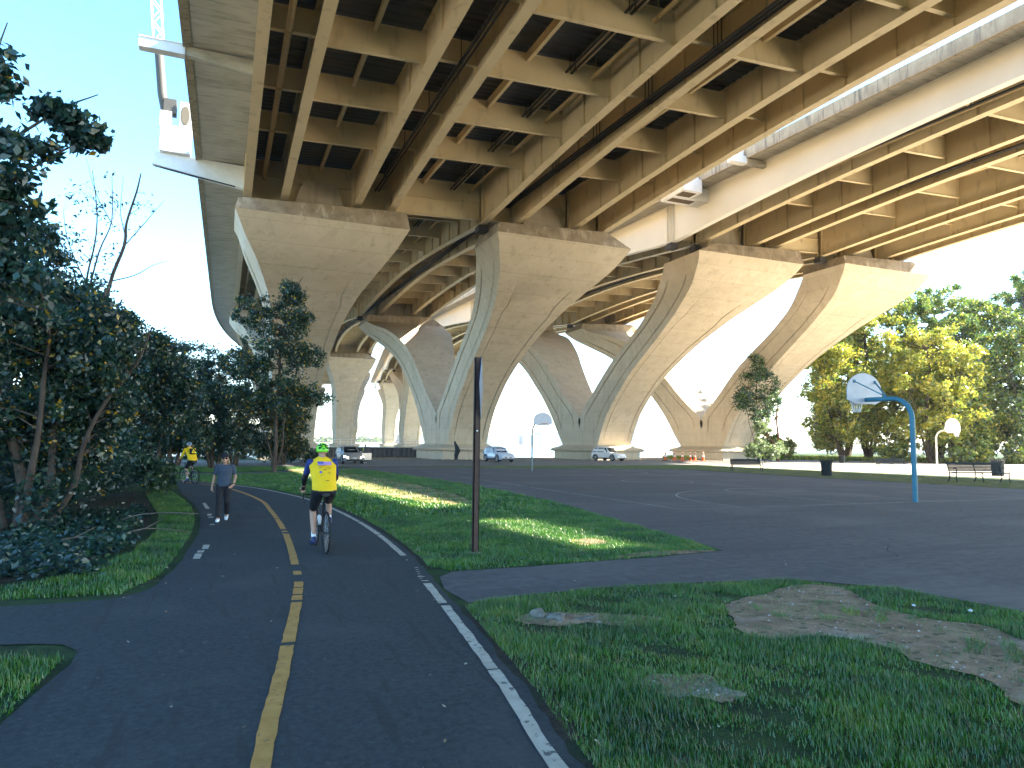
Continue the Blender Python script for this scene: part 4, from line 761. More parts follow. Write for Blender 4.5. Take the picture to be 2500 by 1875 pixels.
# ------------------------------------------------------------------ vehicles
TYRE = mat('tyre', (.015, .015, .016), .8); RIM = mat('rim_alloy', (.45, .46, .48), .35, metal=.7); GLASS = mat('car_glass', (.010, .013, .017), .15, spec=.35)
PLASTIC = mat('dark_plastic', (.02, .022, .026), .5); CHROME = mat('chrome', (.6, .6, .62), .15, metal=1)
def car(loc, rz, label, paint, L=4.6, Wd=1.85, Hh=1.68, roofrails=False, lights=False, door=False, kind='suv'):
    root = thing('parked_car', loc, label, 'car', None, rz)   # local +x = front
    hw = Wd/2
    def sec(x, zb, zt, w, wt, crown=0.0):
        return [(x, -w*.96, zb), (x, -w, zb+.22), (x, -w*.995, (zb+zt)/2+.06), (x, -wt, zt-.04), (x, -wt*.93, zt), (x, 0, zt+crown), (x, wt*.93, zt), (x, wt, zt-.04), (x, w*.995, (zb+zt)/2+.06), (x, w, zb+.22), (x, w*.96, zb)]
    b = MB(); l = L/2; bl = 1.02 if kind == 'suv' else .95; hd = .98 if kind == 'suv' else .88
    b.loft([sec(-l, .45, .82, hw*.80, hw*.74), sec(-l+.10, .33, .95, hw*.92, hw*.86), sec(-l+.35, .27, bl, hw*.99, hw*.92), sec(-l*.4, .24, bl, hw, hw*.92), sec(l*.25, .24, bl-.02, hw, hw*.92), sec(l*.42, .24, hd+.02, hw, hw*.90, .04), sec(l-.45, .25, hd-.05, hw*.98, hw*.84, .05), sec(l-.15, .27, hd-.18, hw*.92, hw*.74, .03), sec(l, .36, hd-.32, hw*.80, hw*.62)])
    b.build('body', paint, root, 35)
    b = MB()
    def ring(z, xf, xr, w): return [(xr, -w*.86, z), (xr+.12, -w, z), (xf-.35, -w, z), (xf, -w*.80, z), (xf+.04, 0, z), (xf, w*.80, z), (xf-.35, w, z), (xr+.12, w, z), (xr, w*.86, z)]
    b.loft([ring(bl-.05, l*.42, -l+.12, hw*.92), ring(bl+.30, l*.22, -l+.28, hw*.85), ring(Hh-.07, l*.02, -l+.52, hw*.73), ring(Hh, -l*.12, -l+.75, hw*.60)]); b.build('cabin', paint, root, 35)
    zz = lambda z: (z-(bl-.05))/(Hh-.07-(bl-.05))
    def gp(z): t = zz(z); return (l*.42+(l*.02-l*.42)*t, -l+.12+.40*t, hw*(.92+(.73-.92)*t))
    zb, zt = bl+.05, Hh-.13
    (fb, rb, wb), (ft, rtt, wt) = gp(zb), gp(zt)
    e = .012
    q = MB(); q.add([(fb+e+.03, -wb*.76, zb), (fb+e+.06, 0, zb), (fb+e+.03, wb*.76, zb), (ft+e+.03, wt*.74, zt), (ft+e+.06, 0, zt), (ft+e+.03, -wt*.74, zt)], [(0, 1, 4, 5), (1, 2, 3, 4)]); q.build('windshield', GLASS, root)
    q = MB(); q.add([(rb-e-.01, -wb*.74, zb+.03), (rb-e-.01, wb*.74, zb+.03), (rtt-e-.01, wt*.70, zt), (rtt-e-.01, -wt*.70, zt)], [(0, 1, 2, 3)]); q.build('rear_window', GLASS, root)
    for s in (-1, 1):
        for x0, x1, x2, x3 in ((-.02, .40, .12, -.02), (-.50, -.06, -.06, -.46), (-.84, -.56, -.52, -.70)):
            q = MB(); q.add([(x0*l, s*(wb+e), zb), (min(x1*l, fb-.30), s*(wb+e), zb), (x2*l, s*(wt+e), zt), (x3*l, s*(wt+e), zt)], [(0, 1, 2, 3)]); q.build('side_window', GLASS, root)
        q = MB(); q.box(fb-.62, fb-.42, s*(hw*.97), s*(hw+.16), bl+.0, bl+.16); q.build('mirror', paint, root)
        q = MB(); q.add([(l-.34, s*hw*.90, hd-.17), (l-.04, s*hw*.58, hd-.27), (l+.0, s*hw*.56, hd-.38), (l-.20, s*hw*.905, hd-.34)], [(0, 1, 2, 3)])
        q.v = [(x+.03, y+s*.02, z) for x, y, z in q.v]; q.build('headlight', mat('lit_lamp', (.9, .9, .8), .3, emit=((1, .85, .6), 9.0)) if lights else mat('lamp_glass', (.5, .53, .56), .15, spec=.8), root)
        q = MB(); q.add([(-l+.02, s*hw*.78, .80), (-l+.16, s*hw*.93, .80), (-l+.20, s*hw*.90, 1.02), (-l+.08, s*hw*.74, 1.02)], [(0, 1, 2, 3)]); q.v = [(x-.03, y+s*.02, z) for x, y, z in q.v]; q.build('tail_light', mat('red_lens', (.35, .02, .02), .2), root)
        for x in (l*.62, -l*.60):
            q = MB(); q.lathe([(.30, -.11), (.345, -.10), (.355, 0), (.345, .10), (.30, .11)], 22, axis='y', c=(x, s*(hw-.10), .355)); q.lathe([(.0, s*.085), (.30, s*.10)], 22, axis='y', c=(x, s*(hw-.10), .355)); wl_ = q.build('wheel', TYRE, root, 40)
            q = MB(); q.lathe([(.0, s*.12), (.07, s*.125), (.08, s*.105)], 12, axis='y', c=(x, s*(hw-.10), .355))
            for k in range(5): a = 2*pi*k/5; q.beam((x+.05*cos(a), s*(hw-.10)+s*.115, .355+.05*sin(a)), (x+.23*cos(a), s*(hw-.10)+s*.115, .355+.23*sin(a)), .02, .05)
            q.lathe([(.22, s*.108), (.24, s*.122), (.26, s*.108)], 22, axis='y', c=(x, s*(hw-.10), .355)); rm = q.build('rim', RIM, root, 40); rm.parent = wl_
            q = MB(); q.tube([(x+.42*cos(a), s*(hw+.005), .36+.42*sin(a)) for a in np.linspace(-.2, pi+.2, 14)], .045, 6); q.build('wheel_arch', PLASTIC, root, 50)
        q = MB(); q.box(-l*.55, l*.55, s*(hw-.02)-.02, s*(hw-.02)+.03, .22, .40); q.build('sill', PLASTIC, root)
        if roofrails: q = MB(); q.tube([(-l+.75, s*hw*.66, Hh-.03), (-l+.85, s*hw*.66, Hh+.04), (-l*.05, s*hw*.66, Hh+.03), (l*.03, s*hw*.66, Hh-.06)], .018, 6); q.build('roof_rail', GALV, root)
    q = MB(); q.add([(l+.02, -hw*.42, hd-.52), (l+.02, hw*.42, hd-.52), (l-.02, hw*.52, hd-.36), (l-.02, -hw*.52, hd-.36)], [(0, 1, 2, 3)]); q.build('grille', PLASTIC, root)
    q = MB(); q.tube([(l+.0, -hw*.42, hd-.36), (l+.04, -.12, hd-.50), (l+.04, .12, hd-.50), (l+.0, hw*.42, hd-.36)], .016, 6); q.build('grille_trim', CHROME, root)
    q = MB(); q.box(l-.14, l+.05, -hw*.74, hw*.74, .26, .40); q.build('bumper', PLASTIC, root)
    q = MB(); q.box(l+.045, l+.06, -.16, .16, .46, .58); q.build('number_plate', mat('plate', (.6, .6, .62), .5), root)
    if door:
        q = MB(); t = Matrix.Translation((l*.34, hw, 0)) @ Matrix.Rotation(radians(-68), 4, 'Z'); q.box(-1.05, 0, 0, .07, .34, bl, 0, t); d = q.build('open_door', paint, root)
        q = MB(); q.add([t @ Vector(p) for p in [(-1.0, -.005, bl), (-.1, -.005, bl), (-.35, -.12, Hh-.12), (-.98, -.12, Hh-.12), (-1.0, .075, bl), (-.1, .075, bl), (-.35, -.05, Hh-.12), (-.98, -.05, Hh-.12)]], [(0, 1, 2, 3), (7, 6, 5, 4), (0, 4, 5, 1), (1, 5, 6, 2), (2, 6, 7, 3), (3, 7, 4, 0)]); w = q.build('door_window', GLASS, root); w.parent = d
    return root
WP = mat('white_car_paint', (.72, .74, .76), .25, coat=.6, spec=.5); SP = mat('silver_car_paint', (.42, .40, .38), .3, coat=.5, metal=.3); GP = mat('pale_blue_grey_paint', (.50, .56, .66), .25, coat=.6)
car((44.6, 76.3, 0), radians(-73), 'white parked car with roof rails in front of the middle pier', WP, 4.6, 1.84, 1.74, roofrails=True)
car((28.0, 71.6, 0), radians(-84), 'pale blue grey parked car just right of the brown post', GP, 4.5, 1.86, 1.66)
car((10.7, 64.9, 0), radians(-88), 'silver car with lit headlights and open door, before the metal wall', SP, 4.8, 1.9, 1.62, lights=True, door=True, kind='van')

# ------------------------------------------------------------------ people and bicycles
SKIN = mat('skin', (0.42, 0.24, 0.17), .6, (.48, .28, .20), 20)
def sph(b, c, r, n=10, s=(1, 1, 1)):
    pr = [(max(1e-4, sin(pi*i/n)), -cos(pi*i/n)) for i in range(n+1)]
    b.add([(c[0]+r*s[0]*a*cos(2*pi*k/12), c[1]+r*s[1]*a*sin(2*pi*k/12), c[2]+r*s[2]*z) for a, z in pr for k in range(12)], [(i*12+k, i*12+(k+1) % 12, (i+1)*12+(k+1) % 12, (i+1)*12+k) for i in range(n) for k in range(12)]+[tuple(range(12))[::-1], tuple(n*12+k for k in range(12))])
def limb(b, pts, rs):
    b.tube(pts, rs, 12)
    for p, r in zip(pts, rs): sph(b, p, r*.995, 8)
def torso(b, rings, n=20):
    b.loft([[Vector(c)+Vector((rx*cos(2*pi*k/n), ry*sin(2*pi*k/n)*cos(tl), ry*sin(2*pi*k/n)*sin(tl))) for k in range(n)] for c, rx, ry, tl in rings])
def remesh(o, vs=.009, it=3):
    m = o.modifiers.new('remesh', 'REMESH'); m.mode = 'VOXEL'; m.voxel_size = vs; m.use_smooth_shade = True
    s = o.modifiers.new('smooth', 'SMOOTH'); s.factor = .5; s.iterations = it
def hand(b, wrist, dirv, palmn, side, curl=.5, s=1.0):
    w = Vector(wrist); d = Vector(dirv).normalized(); nrm = Vector(palmn).normalized(); sd = d.cross(nrm).normalized()*side
    b.tube([w, w+d*.035*s, w+d*.085*s], [.024*s, .034*s, .036*s], 10); 
    for i, L in enumerate((.070, .078, .072, .058)):
        p = w+d*.075*s+sd*(.030-.020*i)*s; q = p+(d*cos(curl)+nrm*sin(curl))*L*.45*s; e = q+(d*cos(curl*2.4)+nrm*sin(curl*2.4))*L*.6*s; limb(b, [p, q, e], [.0105*s, .0098*s, .0085*s])
    p = w+d*.03*s+sd*.03*s; q = p+(d*.6+sd*.7+nrm*.3).normalized()*.035*s; e = q+(d*.85+nrm*.5+sd*.1).normalized()*.034*s; limb(b, [p, q, e], [.0125*s, .0115*s, .010*s])
def head(b, c, yawa=0.0, fwd=-1, s=1.0):
    c = Vector(c); sph(b, c, .095*s, 12, (.80, .98, 1.12)); sph(b, c+Vector((0, fwd*.025, -.06))*s, .062*s, 10, (.92, 1.0, .95))
    sph(b, c+Vector((0, fwd*.098, -.022))*s, .019*s, 8, (.75, 1.1, 1.4)); sph(b, c+Vector((0, fwd*.078, -.073))*s, .018*s, 8, (1.6, .8, .7))
    for e in (-1, 1): sph(b, c+Vector((e*.077, 0, -.012))*s, .022*s, 8, (.4, .8, 1.35))
def bicycle(loc, rz, label, grp=None, frame=None):
    root = thing('bicycle', loc, label, 'bicycle', grp, rz); FR = frame or mat('black_frame', (.012, .014, .018), .35, coat=.4); R = .335
    for y in (-.50, .50):
        b = MB(); b.tube([(0, y+R*cos(a), R+R*sin(a)) for a in np.linspace(0, 2*pi, 33)], .0165, 8, cap=False); w = b.build('wheel', TYRE, root, 60)
        b = MB(); b.tube([(0, y+(R-.028)*cos(a), R+(R-.028)*sin(a)) for a in np.linspace(0, 2*pi, 33)], .012, 6, cap=False); b.tube([(-.05, y, R), (.05, y, R)], .022, 8); rm = b.build('rim', FR, root, 60); rm.parent = w
        b = MB()
        for k in range(24): a = 2*pi*k/24; b.tube([(.02*(-1)**k, y+.02*cos(a), R+.02*sin(a)), (0, y+(R-.03)*cos(a+.1), R+(R-.03)*sin(a+.1))], .0013, 3, cap=False)
        sp = b.build('spokes', GALV, root); sp.parent = w
    b = MB(); bb = (0, -.08, .28); hd = (0, .38, .82); hb = (0, .41, .66); st = (0, -.22, .80)
    b.tube([bb, hb], .024, 8); b.tube([bb, st], .018, 8); b.tube([st, hd], .018, 8); b.tube([hd, hb], .022, 8)
    for s in (-1, 1):
        b.tube([(s*.03, -.09, .29), (s*.055, -.50, R)], .011, 6); b.tube([(s*.02, -.21, .78), (s*.05, -.50, R)], .009, 6); b.tube([(s*.02, .41, .66), (s*.05, .50, R)], .013, 6)
    b.build('frame', FR, root, 60)
    b = MB(); b.tube([st, (0, -.26, .93)], .014, 8); b.build('seat_post', FR, root, 60)
    b = MB(); b.loft([[(x*w, y, .945+z) for x, z in ((-1, -.01), (-.8, .02), (0, .028), (.8, .02), (1, -.01), (0, -.03))] for y, w in ((-.38, .065), (-.34, .078), (-.28, .06), (-.20, .03), (-.11, .02))]); b.build('saddle', mat('saddle_black', (.02, .02, .022), .4), root, 50)
    b = MB(); b.tube([(0, .38, .82), (0, .44, .89)], .016, 8); b.tube([(-.2, .44, .90), (.2, .44, .90)], .013, 8)
    for s in (-1, 1): b.tube([(s*.2, .44, .90), (s*.21, .52, .91), (s*.215, .56, .86), (s*.22, .53, .79), (s*.22, .44, .77)], .014, 8); b.tube([(s*.21, .53, .90), (s*.21, .56, .97)], .014, 6)
    b.build('handlebar', FR, root, 60)
    b = MB(); b.lathe([(.095, -.004), (.095, .004), (.03, .004)], 20, axis='x', c=(.06, -.08, .28)); b.beam((.075, -.08, .28), (.085, -.05, .44), .012, .028); b.beam((-.06, -.08, .28), (-.07, -.11, .12), .012, .028); b.build('crankset', FR, root)
    for s, y, z in ((1, -.05, .45), (-1, -.11, .11)): b = MB(); b.box(s*.08 if s > 0 else -.17, .17 if s > 0 else -.08, y-.04, y+.04, z-.012, z+.012); b.build('pedal', PLASTIC, root)
    b = MB(); b.tube([(.055, -.08, .373), (.055, -.50, R+.045)], .004, 4); b.tube([(.055, -.08, .187), (.055, -.50, R-.045)], .004, 4); b.lathe([(.0, -.004), (.048, 0), (.0, .01)], 14, axis='x', c=(.05, -.5, R)); b.build('chain', GALV, root)
    b = MB(); b.lathe([(.0, .0), (.034, .0), (.036, .17), (.02, .20), (0, .20)], 12, mt=Matrix.Translation((0, .05, .42)) @ Matrix.Rotation(radians(-48), 4, 'X')); b.build('bottle', WHITE, root, 50)
    return root
def rider(loc, rz, label, jersey, sleeve, armw, helm, backpack=False, marks=False):
    root = thing('person', loc, label, 'person', 'people on the trail', rz)
    sh = [(-.205, .05, 1.47), (.205, .05, 1.47)]; el = [(-.27, .17, 1.20), (.265, .18, 1.20)]; wr = [(-.235, .43, 1.03), (.225, .43, 1.03)]
    hip = [(-.10, -.20, 1.00), (.10, -.20, 1.00)]; kn = [(-.135, .05, .64), (.15, .22, .78)]; an = [(-.135, -.14, .22), (.125, -.06, .52)]; to = [(-.14, .02, .14), (.125, .10, .47)]
    b = MB()
    torso(b, [((0, -.22, .95), .12, .10, 0), ((0, -.22, 1.04), .165, .125, .15), ((0, -.16, 1.16), .15, .105, .3), ((0, -.08, 1.30), .16, .11, .35), ((0, .0, 1.42), .175, .11, .35), ((0, .05, 1.50), .14, .085, .3), ((0, .07, 1.54), .06, .055, .3)])
    limb(b, [(0, .06, 1.50), (0, .09, 1.58), (0, .11, 1.64)], [.062, .055, .055]); head(b, (0, .12, 1.675), fwd=1)
    for s in (0, 1):
        limb(b, [sh[s], el[s], wr[s]], [.055, .043, .027]); hand(b, wr[s], (0, .75, -.3), (0, .0, -1), -1 if s else 1, .75)
        limb(b, [hip[s], tuple(np.add(hip[s], kn[s])/2), kn[s]], [.095, .078, .056]); m = np.array(kn[s])*.68+np.array(an[s])*.32; m[1] -= .025
        limb(b, [kn[s], tuple(m), an[s]], [.052, .056, .034]); limb(b, [an[s], to[s]], [.036, .03])
    remesh(b.build('body', SKIN, root), .008)
    b = MB(); torso(b, [((0, -.225, 1.02), .208, .160, .1), ((0, -.20, 1.08), .205, .158, .2), ((0, -.16, 1.15), .202, .146, .3), ((0, -.08, 1.29), .214, .148, .35), ((0, .0, 1.41), .232, .146, .35), ((0, .045, 1.49), .20, .115, .3), ((0, .06, 1.535), .12, .08, .3), ((0, .065, 1.57), .07, .07, .3)])
    o = b.build('jersey', jersey, root); remesh(o, .012, 2)
    if marks:
        tl = atan2(.15, .34)   # back panel prints, laid on the back of the jersey
        def panel(x0, x1, z0, z1, m, nm='print'):
            q = MB()
            def yb(x, z):
                cy = float(np.interp(z, [1.02, 1.08, 1.15, 1.29, 1.41, 1.49, 1.535], [-.225, -.20, -.16, -.08, .0, .045, .06])); ry = float(np.interp(z, [1.02, 1.08, 1.15, 1.29, 1.41, 1.49, 1.535], [.160, .156, .144, .147, .145, .122, .085])); rx = .23
                return cy-ry*sqrt(max(.05, 1-(x/rx)**2))*1.0-.012
            xs = np.linspace(x0, x1, 6); q.add([(x, yb(x, z)-.004, z) for z in (z0, (z0+z1)/2, z1) for x in xs], [(j*6+i, j*6+i+1, j*6+i+7, j*6+i+6) for j in (0, 1) for i in range(5)])
            q.build(nm, m, o)
        DB = mat('print_navy', (.02, .02, .06), .6); PU = mat('print_lilac', (.42, .25, .55), .6); BL = mat('print_blue', (.07, .10, .42), .6)
        panel(-.105, -.01, 1.455, 1.49, BL, 'flag_print'); panel(-.01, .125, 1.45, 1.487, PU, 'flag_print'); panel(-.105, .125, 1.432, 1.452, PU, 'flag_print')
        for (x, z, w, h) in ((-.05, 1.42, .12, .004), (-.075, 1.388, .05, .006), (-.08, 1.374, .035, .004), (.06, 1.385, .07, .006), (.075, 1.37, .05, .004), (.005, 1.36, .045, .006), (.0, 1.35, .065, .004), (-.065, 1.268, .04, .004), (.07, 1.315, .05, .004), (.065, 1.30, .055, .004), (.075, 1.285, .04, .004), (.03, 1.175, .06, .010)):
            panel(x-w/2, x+w/2, z-h/2, z+h/2, DB)
        q = MB(); q.lathe([(0, 0), (.022, 0), (.022, .004), (0, .004)], 16, mt=Matrix.Translation((-.068, -.213, 1.315)) @ Matrix.Rotation(radians(72), 4, 'X')); q.build('round_print', BL, o)
    for s in (0, 1):
        m = tuple(np.array(sh[s])*.35+np.array(el[s])*.65)
        b = MB(); limb(b, [sh[s], m], [.066, .058]); q = b.build('sleeve', sleeve, root); remesh(q, .012, 1)
        b = MB(); limb(b, [m, el[s], tuple(np.array(el[s])*.35+np.array(wr[s])*.65)], [.052, .05, .038]); q = b.build('arm_warmer', armw, root); remesh(q, .012, 1)
        b = MB(); limb(b, [tuple(np.array(wr[s])*.9+np.array(el[s])*.1), tuple(np.add(wr[s], (0, .06, -.02)))], [.034, .042]); q = b.build('glove', mat('glove_black', (.02, .02, .025), .7), root); remesh(q, .01, 1)
        b = MB(); k = tuple(np.array(an[s])*.72+np.array(kn[s])*.28); limb(b, [k, an[s]], [.044, .040]); q = b.build('sock', mat('white_sock', (.75, .78, .82), .8), root); remesh(q, .01, 1)
        b = MB(); a = np.array(an[s]); t = np.array(to[s]); hl = a+np.array((0, -.045, -.055)); limb(b, [tuple(hl), tuple((hl+t)/2+np.array((0, .03, 0))), tuple(t+np.array((0, .035, -.01)))], [.044, .047, .034]); limb(b, [tuple(a), tuple(hl)], [.042, .044]); q = b.build('shoe', mat('dark_blue_shoe', (.02, .035, .10), .35), root); remesh(q, .01, 2)
    b = MB(); torso(b, [((0, -.21, .92), .16, .12, 0), ((0, -.22, 1.01), .185, .150, .12), ((0, -.20, 1.10), .172, .135, .25)])
    for s in (0, 1): k = tuple(np.array(hip[s])*.22+np.array(kn[s])*.78); limb(b, [hip[s], tuple((np.array(hip[s])+np.array(k))/2), k], [.110, .098, .080])
    q = b.build('shorts', mat('black_lycra', (.012, .014, .020), .5), root); remesh(q, .012, 2)
    b = MB(); c = Vector((0, .11, 1.705)); pr = [(1e-4, 1), (.35, .93), (.62, .76), (.84, .48), (.96, .15), (1.0, -.2), (.97, -.45), (.88, -.52)]
    b.add([(c.x+.100*a*cos(2*pi*k/24), c.y+.135*a*sin(2*pi*k/24)-.01*(1-z), c.z+.100*z) for a, z in pr for k in range(24)], [(i*24+k, i*24+(k+1) % 24, (i+1)*24+(k+1) % 24, (i+1)*24+k) for i in range(len(pr)-1) for k in range(24)])
    h = b.build('helmet', helm, root, 60); so_ = h.modifiers.new('s', 'SOLIDIFY'); so_.thickness = .012; so_.offset = 0
    VB = mat('vent_black', (.008, .008, .01), .6)
    def on(th, z): a = sqrt(max(0.02, 1-z*z))*1.02; return Vector((c.x+.102*a*cos(th), c.y+.138*a*sin(th)-.01*(1-z), c.z+.103*z))
    for th0, th1, z0, z1 in ((-2.45, -1.95, .05, .30), (-1.2, -.7, .05, .30), (-2.75, -2.0, .42, .58), (-1.15, -.4, .42, .58), (-1.85, -1.30, .60, .74), (-1.80, -1.34, -.08, .08)):
        q = MB(); q.add([on(th0, z0), on(th1, z0), on(th1-.08, z1), on(th0+.08, z1)], [(0, 1, 2, 3)]); q.v = [tuple(Vector(p)+(Vector(p)-c).normalized()*.010) for p in q.v]; q.build('vent', VB, h)
    if marks:
        for sx in (-1, 1): q = MB(); q.tube([on(-pi/2+sx*.9, .75)+Vector((0, -.01, .01)), on(-pi/2+sx*.25, .38)+Vector((0, -.012, 0)), on(-pi/2+sx*.8, -.02)+Vector((sx*.006, -.01, 0))], .008, 5); q.build('vent_strap', VB, h)
    if backpack:
        b = MB(); b.loft([[(sx*w, y+dy, z) for sx, dy in ((-1, 0), (1, 0), (1, .09), (-1, .09))] for z, w, y in ((1.27, .11, -.27), (1.30, .15, -.30), (1.40, .15, -.27), (1.49, .12, -.20), (1.52, .07, -.15))]); bp = b.build('backpack', mat('pack_black', (.015, .015, .018), .7), root, 40); bp.modifiers.new('b', 'BEVEL').width = .02
        T = lambda x, z, e: (x, -.31-e+(z-1.30)*.42*(z > 1.30), z)
        q = MB(); q.add([T(-.115, 1.32, .012), T(.115, 1.32, .012), T(0, 1.50, .012)], [(0, 1, 2)]); q.build('reflective_triangle', mat('hiviz', (.65, .85, .05), .5), bp)
        q = MB(); q.add([T(-.062, 1.345, .020), T(.062, 1.345, .020), T(0, 1.445, .020)], [(0, 1, 2)]); q.build('reflective_triangle', mat('hiviz_orange', (.8, .12, .02), .5), bp)
    return root
YJ = mat('yellow_jersey', (.80, .50, .010), .7, (.86, .56, .015), 5, bump=.012, bscale=11); BS = mat('blue_sleeve', (.012, .028, .15), .6, (.018, .04, .20), 10); BKW = mat('black_sleeve', (.012, .012, .02), .6)
bk = bicycle((1.60, 12.38, 0), radians(3), 'black road bicycle ridden by the cyclist in the yellow vest nearest the camera', 'bicycles on the trail')
rider((1.60, 12.38, 0), radians(3), 'cyclist in a printed yellow vest and lime green helmet, riding away', YJ, BS, BKW, mat('lime_helmet', (.22, .78, .04), .35, coat=.4), marks=True)
bicycle((-1.30, 33.4, 0), radians(30), 'black bicycle ridden by the distant cyclist at the bend', 'bicycles on the trail')
rider((-1.30, 33.4, 0), radians(30), 'distant cyclist in a yellow jacket with a black backpack bearing a hi-vis triangle', YJ, YJ, YJ, mat('blue_grey_helmet', (.25, .33, .42), .35), backpack=True)

def walker(loc, rz, label, sc, worker=False):
    root = thing('person', loc, label, 'person', 'people on the trail' if not worker else None, rz); root.scale = (sc, sc, sc)    # faces -y, height 1.65
    sh = [(-.175, 0, 1.34), (.175, 0, 1.34)]; hip = [(-.085, 0, .88), (.085, 0, .88)]
    if not worker:
        el = [(-.235, .06, 1.07), (.245, .05, 1.08)]; wr = [(-.275, .04, .84), (.225, -.12, .90)]
        kn = [(-.095, -.10, .49), (.085, .0, .48)]; an = [(-.095, -.16, .10), (.07, .22, .16)]; to = [(-.10, -.31, .055), (.07, .10, .06)]
    else:
        el = [(-.24, .03, 1.08), (.24, .03, 1.08)]; wr = [(-.22, -.14, .95), (.25, -.05, .84)]
        kn = [(-.09, -.02, .48), (.09, -.02, .48)]; an = [(-.09, 0, .09), (.09, 0, .09)]; to = [(-.10, -.14, .045), (.10, -.14, .045)]
    b = MB()
    torso(b, [((0, 0, .80), .13, .10, 0), ((0, 0, .90), .165, .115, 0), ((0, 0, 1.02), .135, .098, 0), ((0, 0, 1.18), .15, .108, 0), ((0, 0, 1.32), .165, .098, 0), ((0, 0, 1.385), .10, .07, 0)])
    limb(b, [(0, 0, 1.36), (0, -.01, 1.45)], [.055, .048]); head(b, (0, -.015, 1.535), fwd=-1)
    for s in (0, 1):
        limb(b, [sh[s], el[s], wr[s]], [.048, .037, .025]); dr = (0, .1, -1) if (s == 0) else (-.35, -.6, -.35)
        hand(b, wr[s], dr, (1 if s == 0 else -1, 0, 0), -1 if s == 0 else 1, .4, .95)
        limb(b, [hip[s], tuple(np.add(hip[s], kn[s])/2), kn[s]], [.09, .072, .052]); m = np.array(kn[s])*.68+np.array(an[s])*.32; m[1] += .02
        limb(b, [kn[s], tuple(m), an[s]], [.05, .052, .033]); limb(b, [an[s], to[s]], [.034, .03])
    remesh(b.build('body', SKIN, root), .008)
    TM = mat('grey_blue_tee', (.045, .06, .092), .85, (.058, .076, .112), 12, bump=.004, bscale=18) if not worker else mat('hiviz_vest', (.65, .72, .05), .6)
    b = MB(); torso(b, [((0, 0, .86), .182, .130, 0), ((0, 0, .96), .172, .122, 0), ((0, 0, 1.10), .160, .118, 0), ((0, -.01, 1.24), .175, .135, 0), ((0, 0, 1.33), .175, .110, 0), ((0, 0, 1.39), .10, .078, 0)])
    for s in (0, 1): limb(b, [sh[s], tuple(np.array(sh[s])*.42+np.array(el[s])*.58)], [.062, .060])
    remesh(b.build('t_shirt', TM, root), .012, 2)
    PM = mat('black_trousers', (.012, .012, .016), .8, (.02, .02, .026), 10)
    b = MB(); torso(b, [((0, 0, .78), .155, .118, 0), ((0, 0, .90), .174, .124, 0), ((0, 0, .95), .165, .118, 0)])
    for s in (0, 1): k = tuple(np.array(an[s])*.86+np.array(kn[s])*.14); limb(b, [hip[s], tuple(np.add(hip[s], kn[s])/2), kn[s], k], [.104, .090, .072, .060])
    remesh(b.build('trousers', PM, root), .012, 2)
    for s in (0, 1):
        b = MB(); a = np.array(an[s]); t = np.array(to[s]); hl = a+np.array((0, .05, -.055)) if not (s == 1 and not worker) else a+np.array((0, .035, -.03))
        limb(b, [tuple(hl), tuple((hl+t)/2), tuple(t)], [.040, .046, .040]); limb(b, [tuple(a+np.array((0, 0, -.01))), tuple(hl)], [.040, .040]); remesh(b.build('shoe', mat('white_shoe', (.75, .80, .86), .6), root), .01, 2)
    hc = Vector((0, -.015, 1.535)); CP = mat('black_cap', (.012, .014, .025), .7)
    b = MB(); pr = [(1e-4, 1), (.5, .86), (.82, .56), (.97, .2), (1.0, .02)]
    b.add([(hc.x+.086*a*cos(2*pi*k/20), hc.y+.103*a*sin(2*pi*k/20), hc.z+.035+.095*z) for a, z in pr for k in range(20)], [(i*20+k, i*20+(k+1) % 20, (i+1)*20+(k+1) % 20, (i+1)*20+k) for i in range(4) for k in range(20)])
    b.loft([[(hc.x+x, hc.y+y, hc.z+.035+z) for x, z in ((-w, -.004), (0, .012), (w, -.004), (0, -.002))] for y, w in ((-.085, .076), (-.125, .070), (-.165, .045))]); b.build('cap', CP, root, 50)
    if not worker:
        b = MB(); limb(b, [tuple(hc+Vector((0, .05, .0))), tuple(hc+Vector((0, .075, -.07))), tuple(hc+Vector((.055, .05, -.14)))], [.075, .06, .035]); limb(b, [tuple(hc+Vector((.07, .02, -.02))), tuple(hc+Vector((.085, .0, -.12)))], [.03, .022]); limb(b, [tuple(hc+Vector((-.07, .02, -.02))), tuple(hc+Vector((-.082, .0, -.11)))], [.028, .02])
        remesh(b.build('hair', mat('blonde_hair', (.36, .25, .13), .7, (.26, .17, .08), 30), root), .01, 2)
        b = MB()
        for s in (-1, 1): sph(b, hc+Vector((s*.034, -.086, .005)), .028, 8, (1.0, .45, .75))
        b.tube([tuple(hc+Vector((-.08, -.03, .01))), tuple(hc+Vector((-.06, -.088, .012))), tuple(hc+Vector((.06, -.088, .012))), tuple(hc+Vector((.08, -.03, .01)))], .005, 5); b.build('sunglasses', GLASS, root, 60)
        b = MB(); w = np.array(wr[1]); b.lathe([(.030, -.012), (.033, 0), (.030, .012)], 14, mt=Matrix.Translation(tuple(w+np.array((.002, .02, .03))))); b.build('watch', PLASTIC, root)
    return root
walker((.06, 17.35, 0), radians(-5), 'walking woman in a grey blue t-shirt, black trousers, cap and sunglasses', .93)
walker((12.35, 65.9, 0), radians(0), 'distant person in a yellow hi-vis vest standing behind the open car door', 1.03, worker=True)

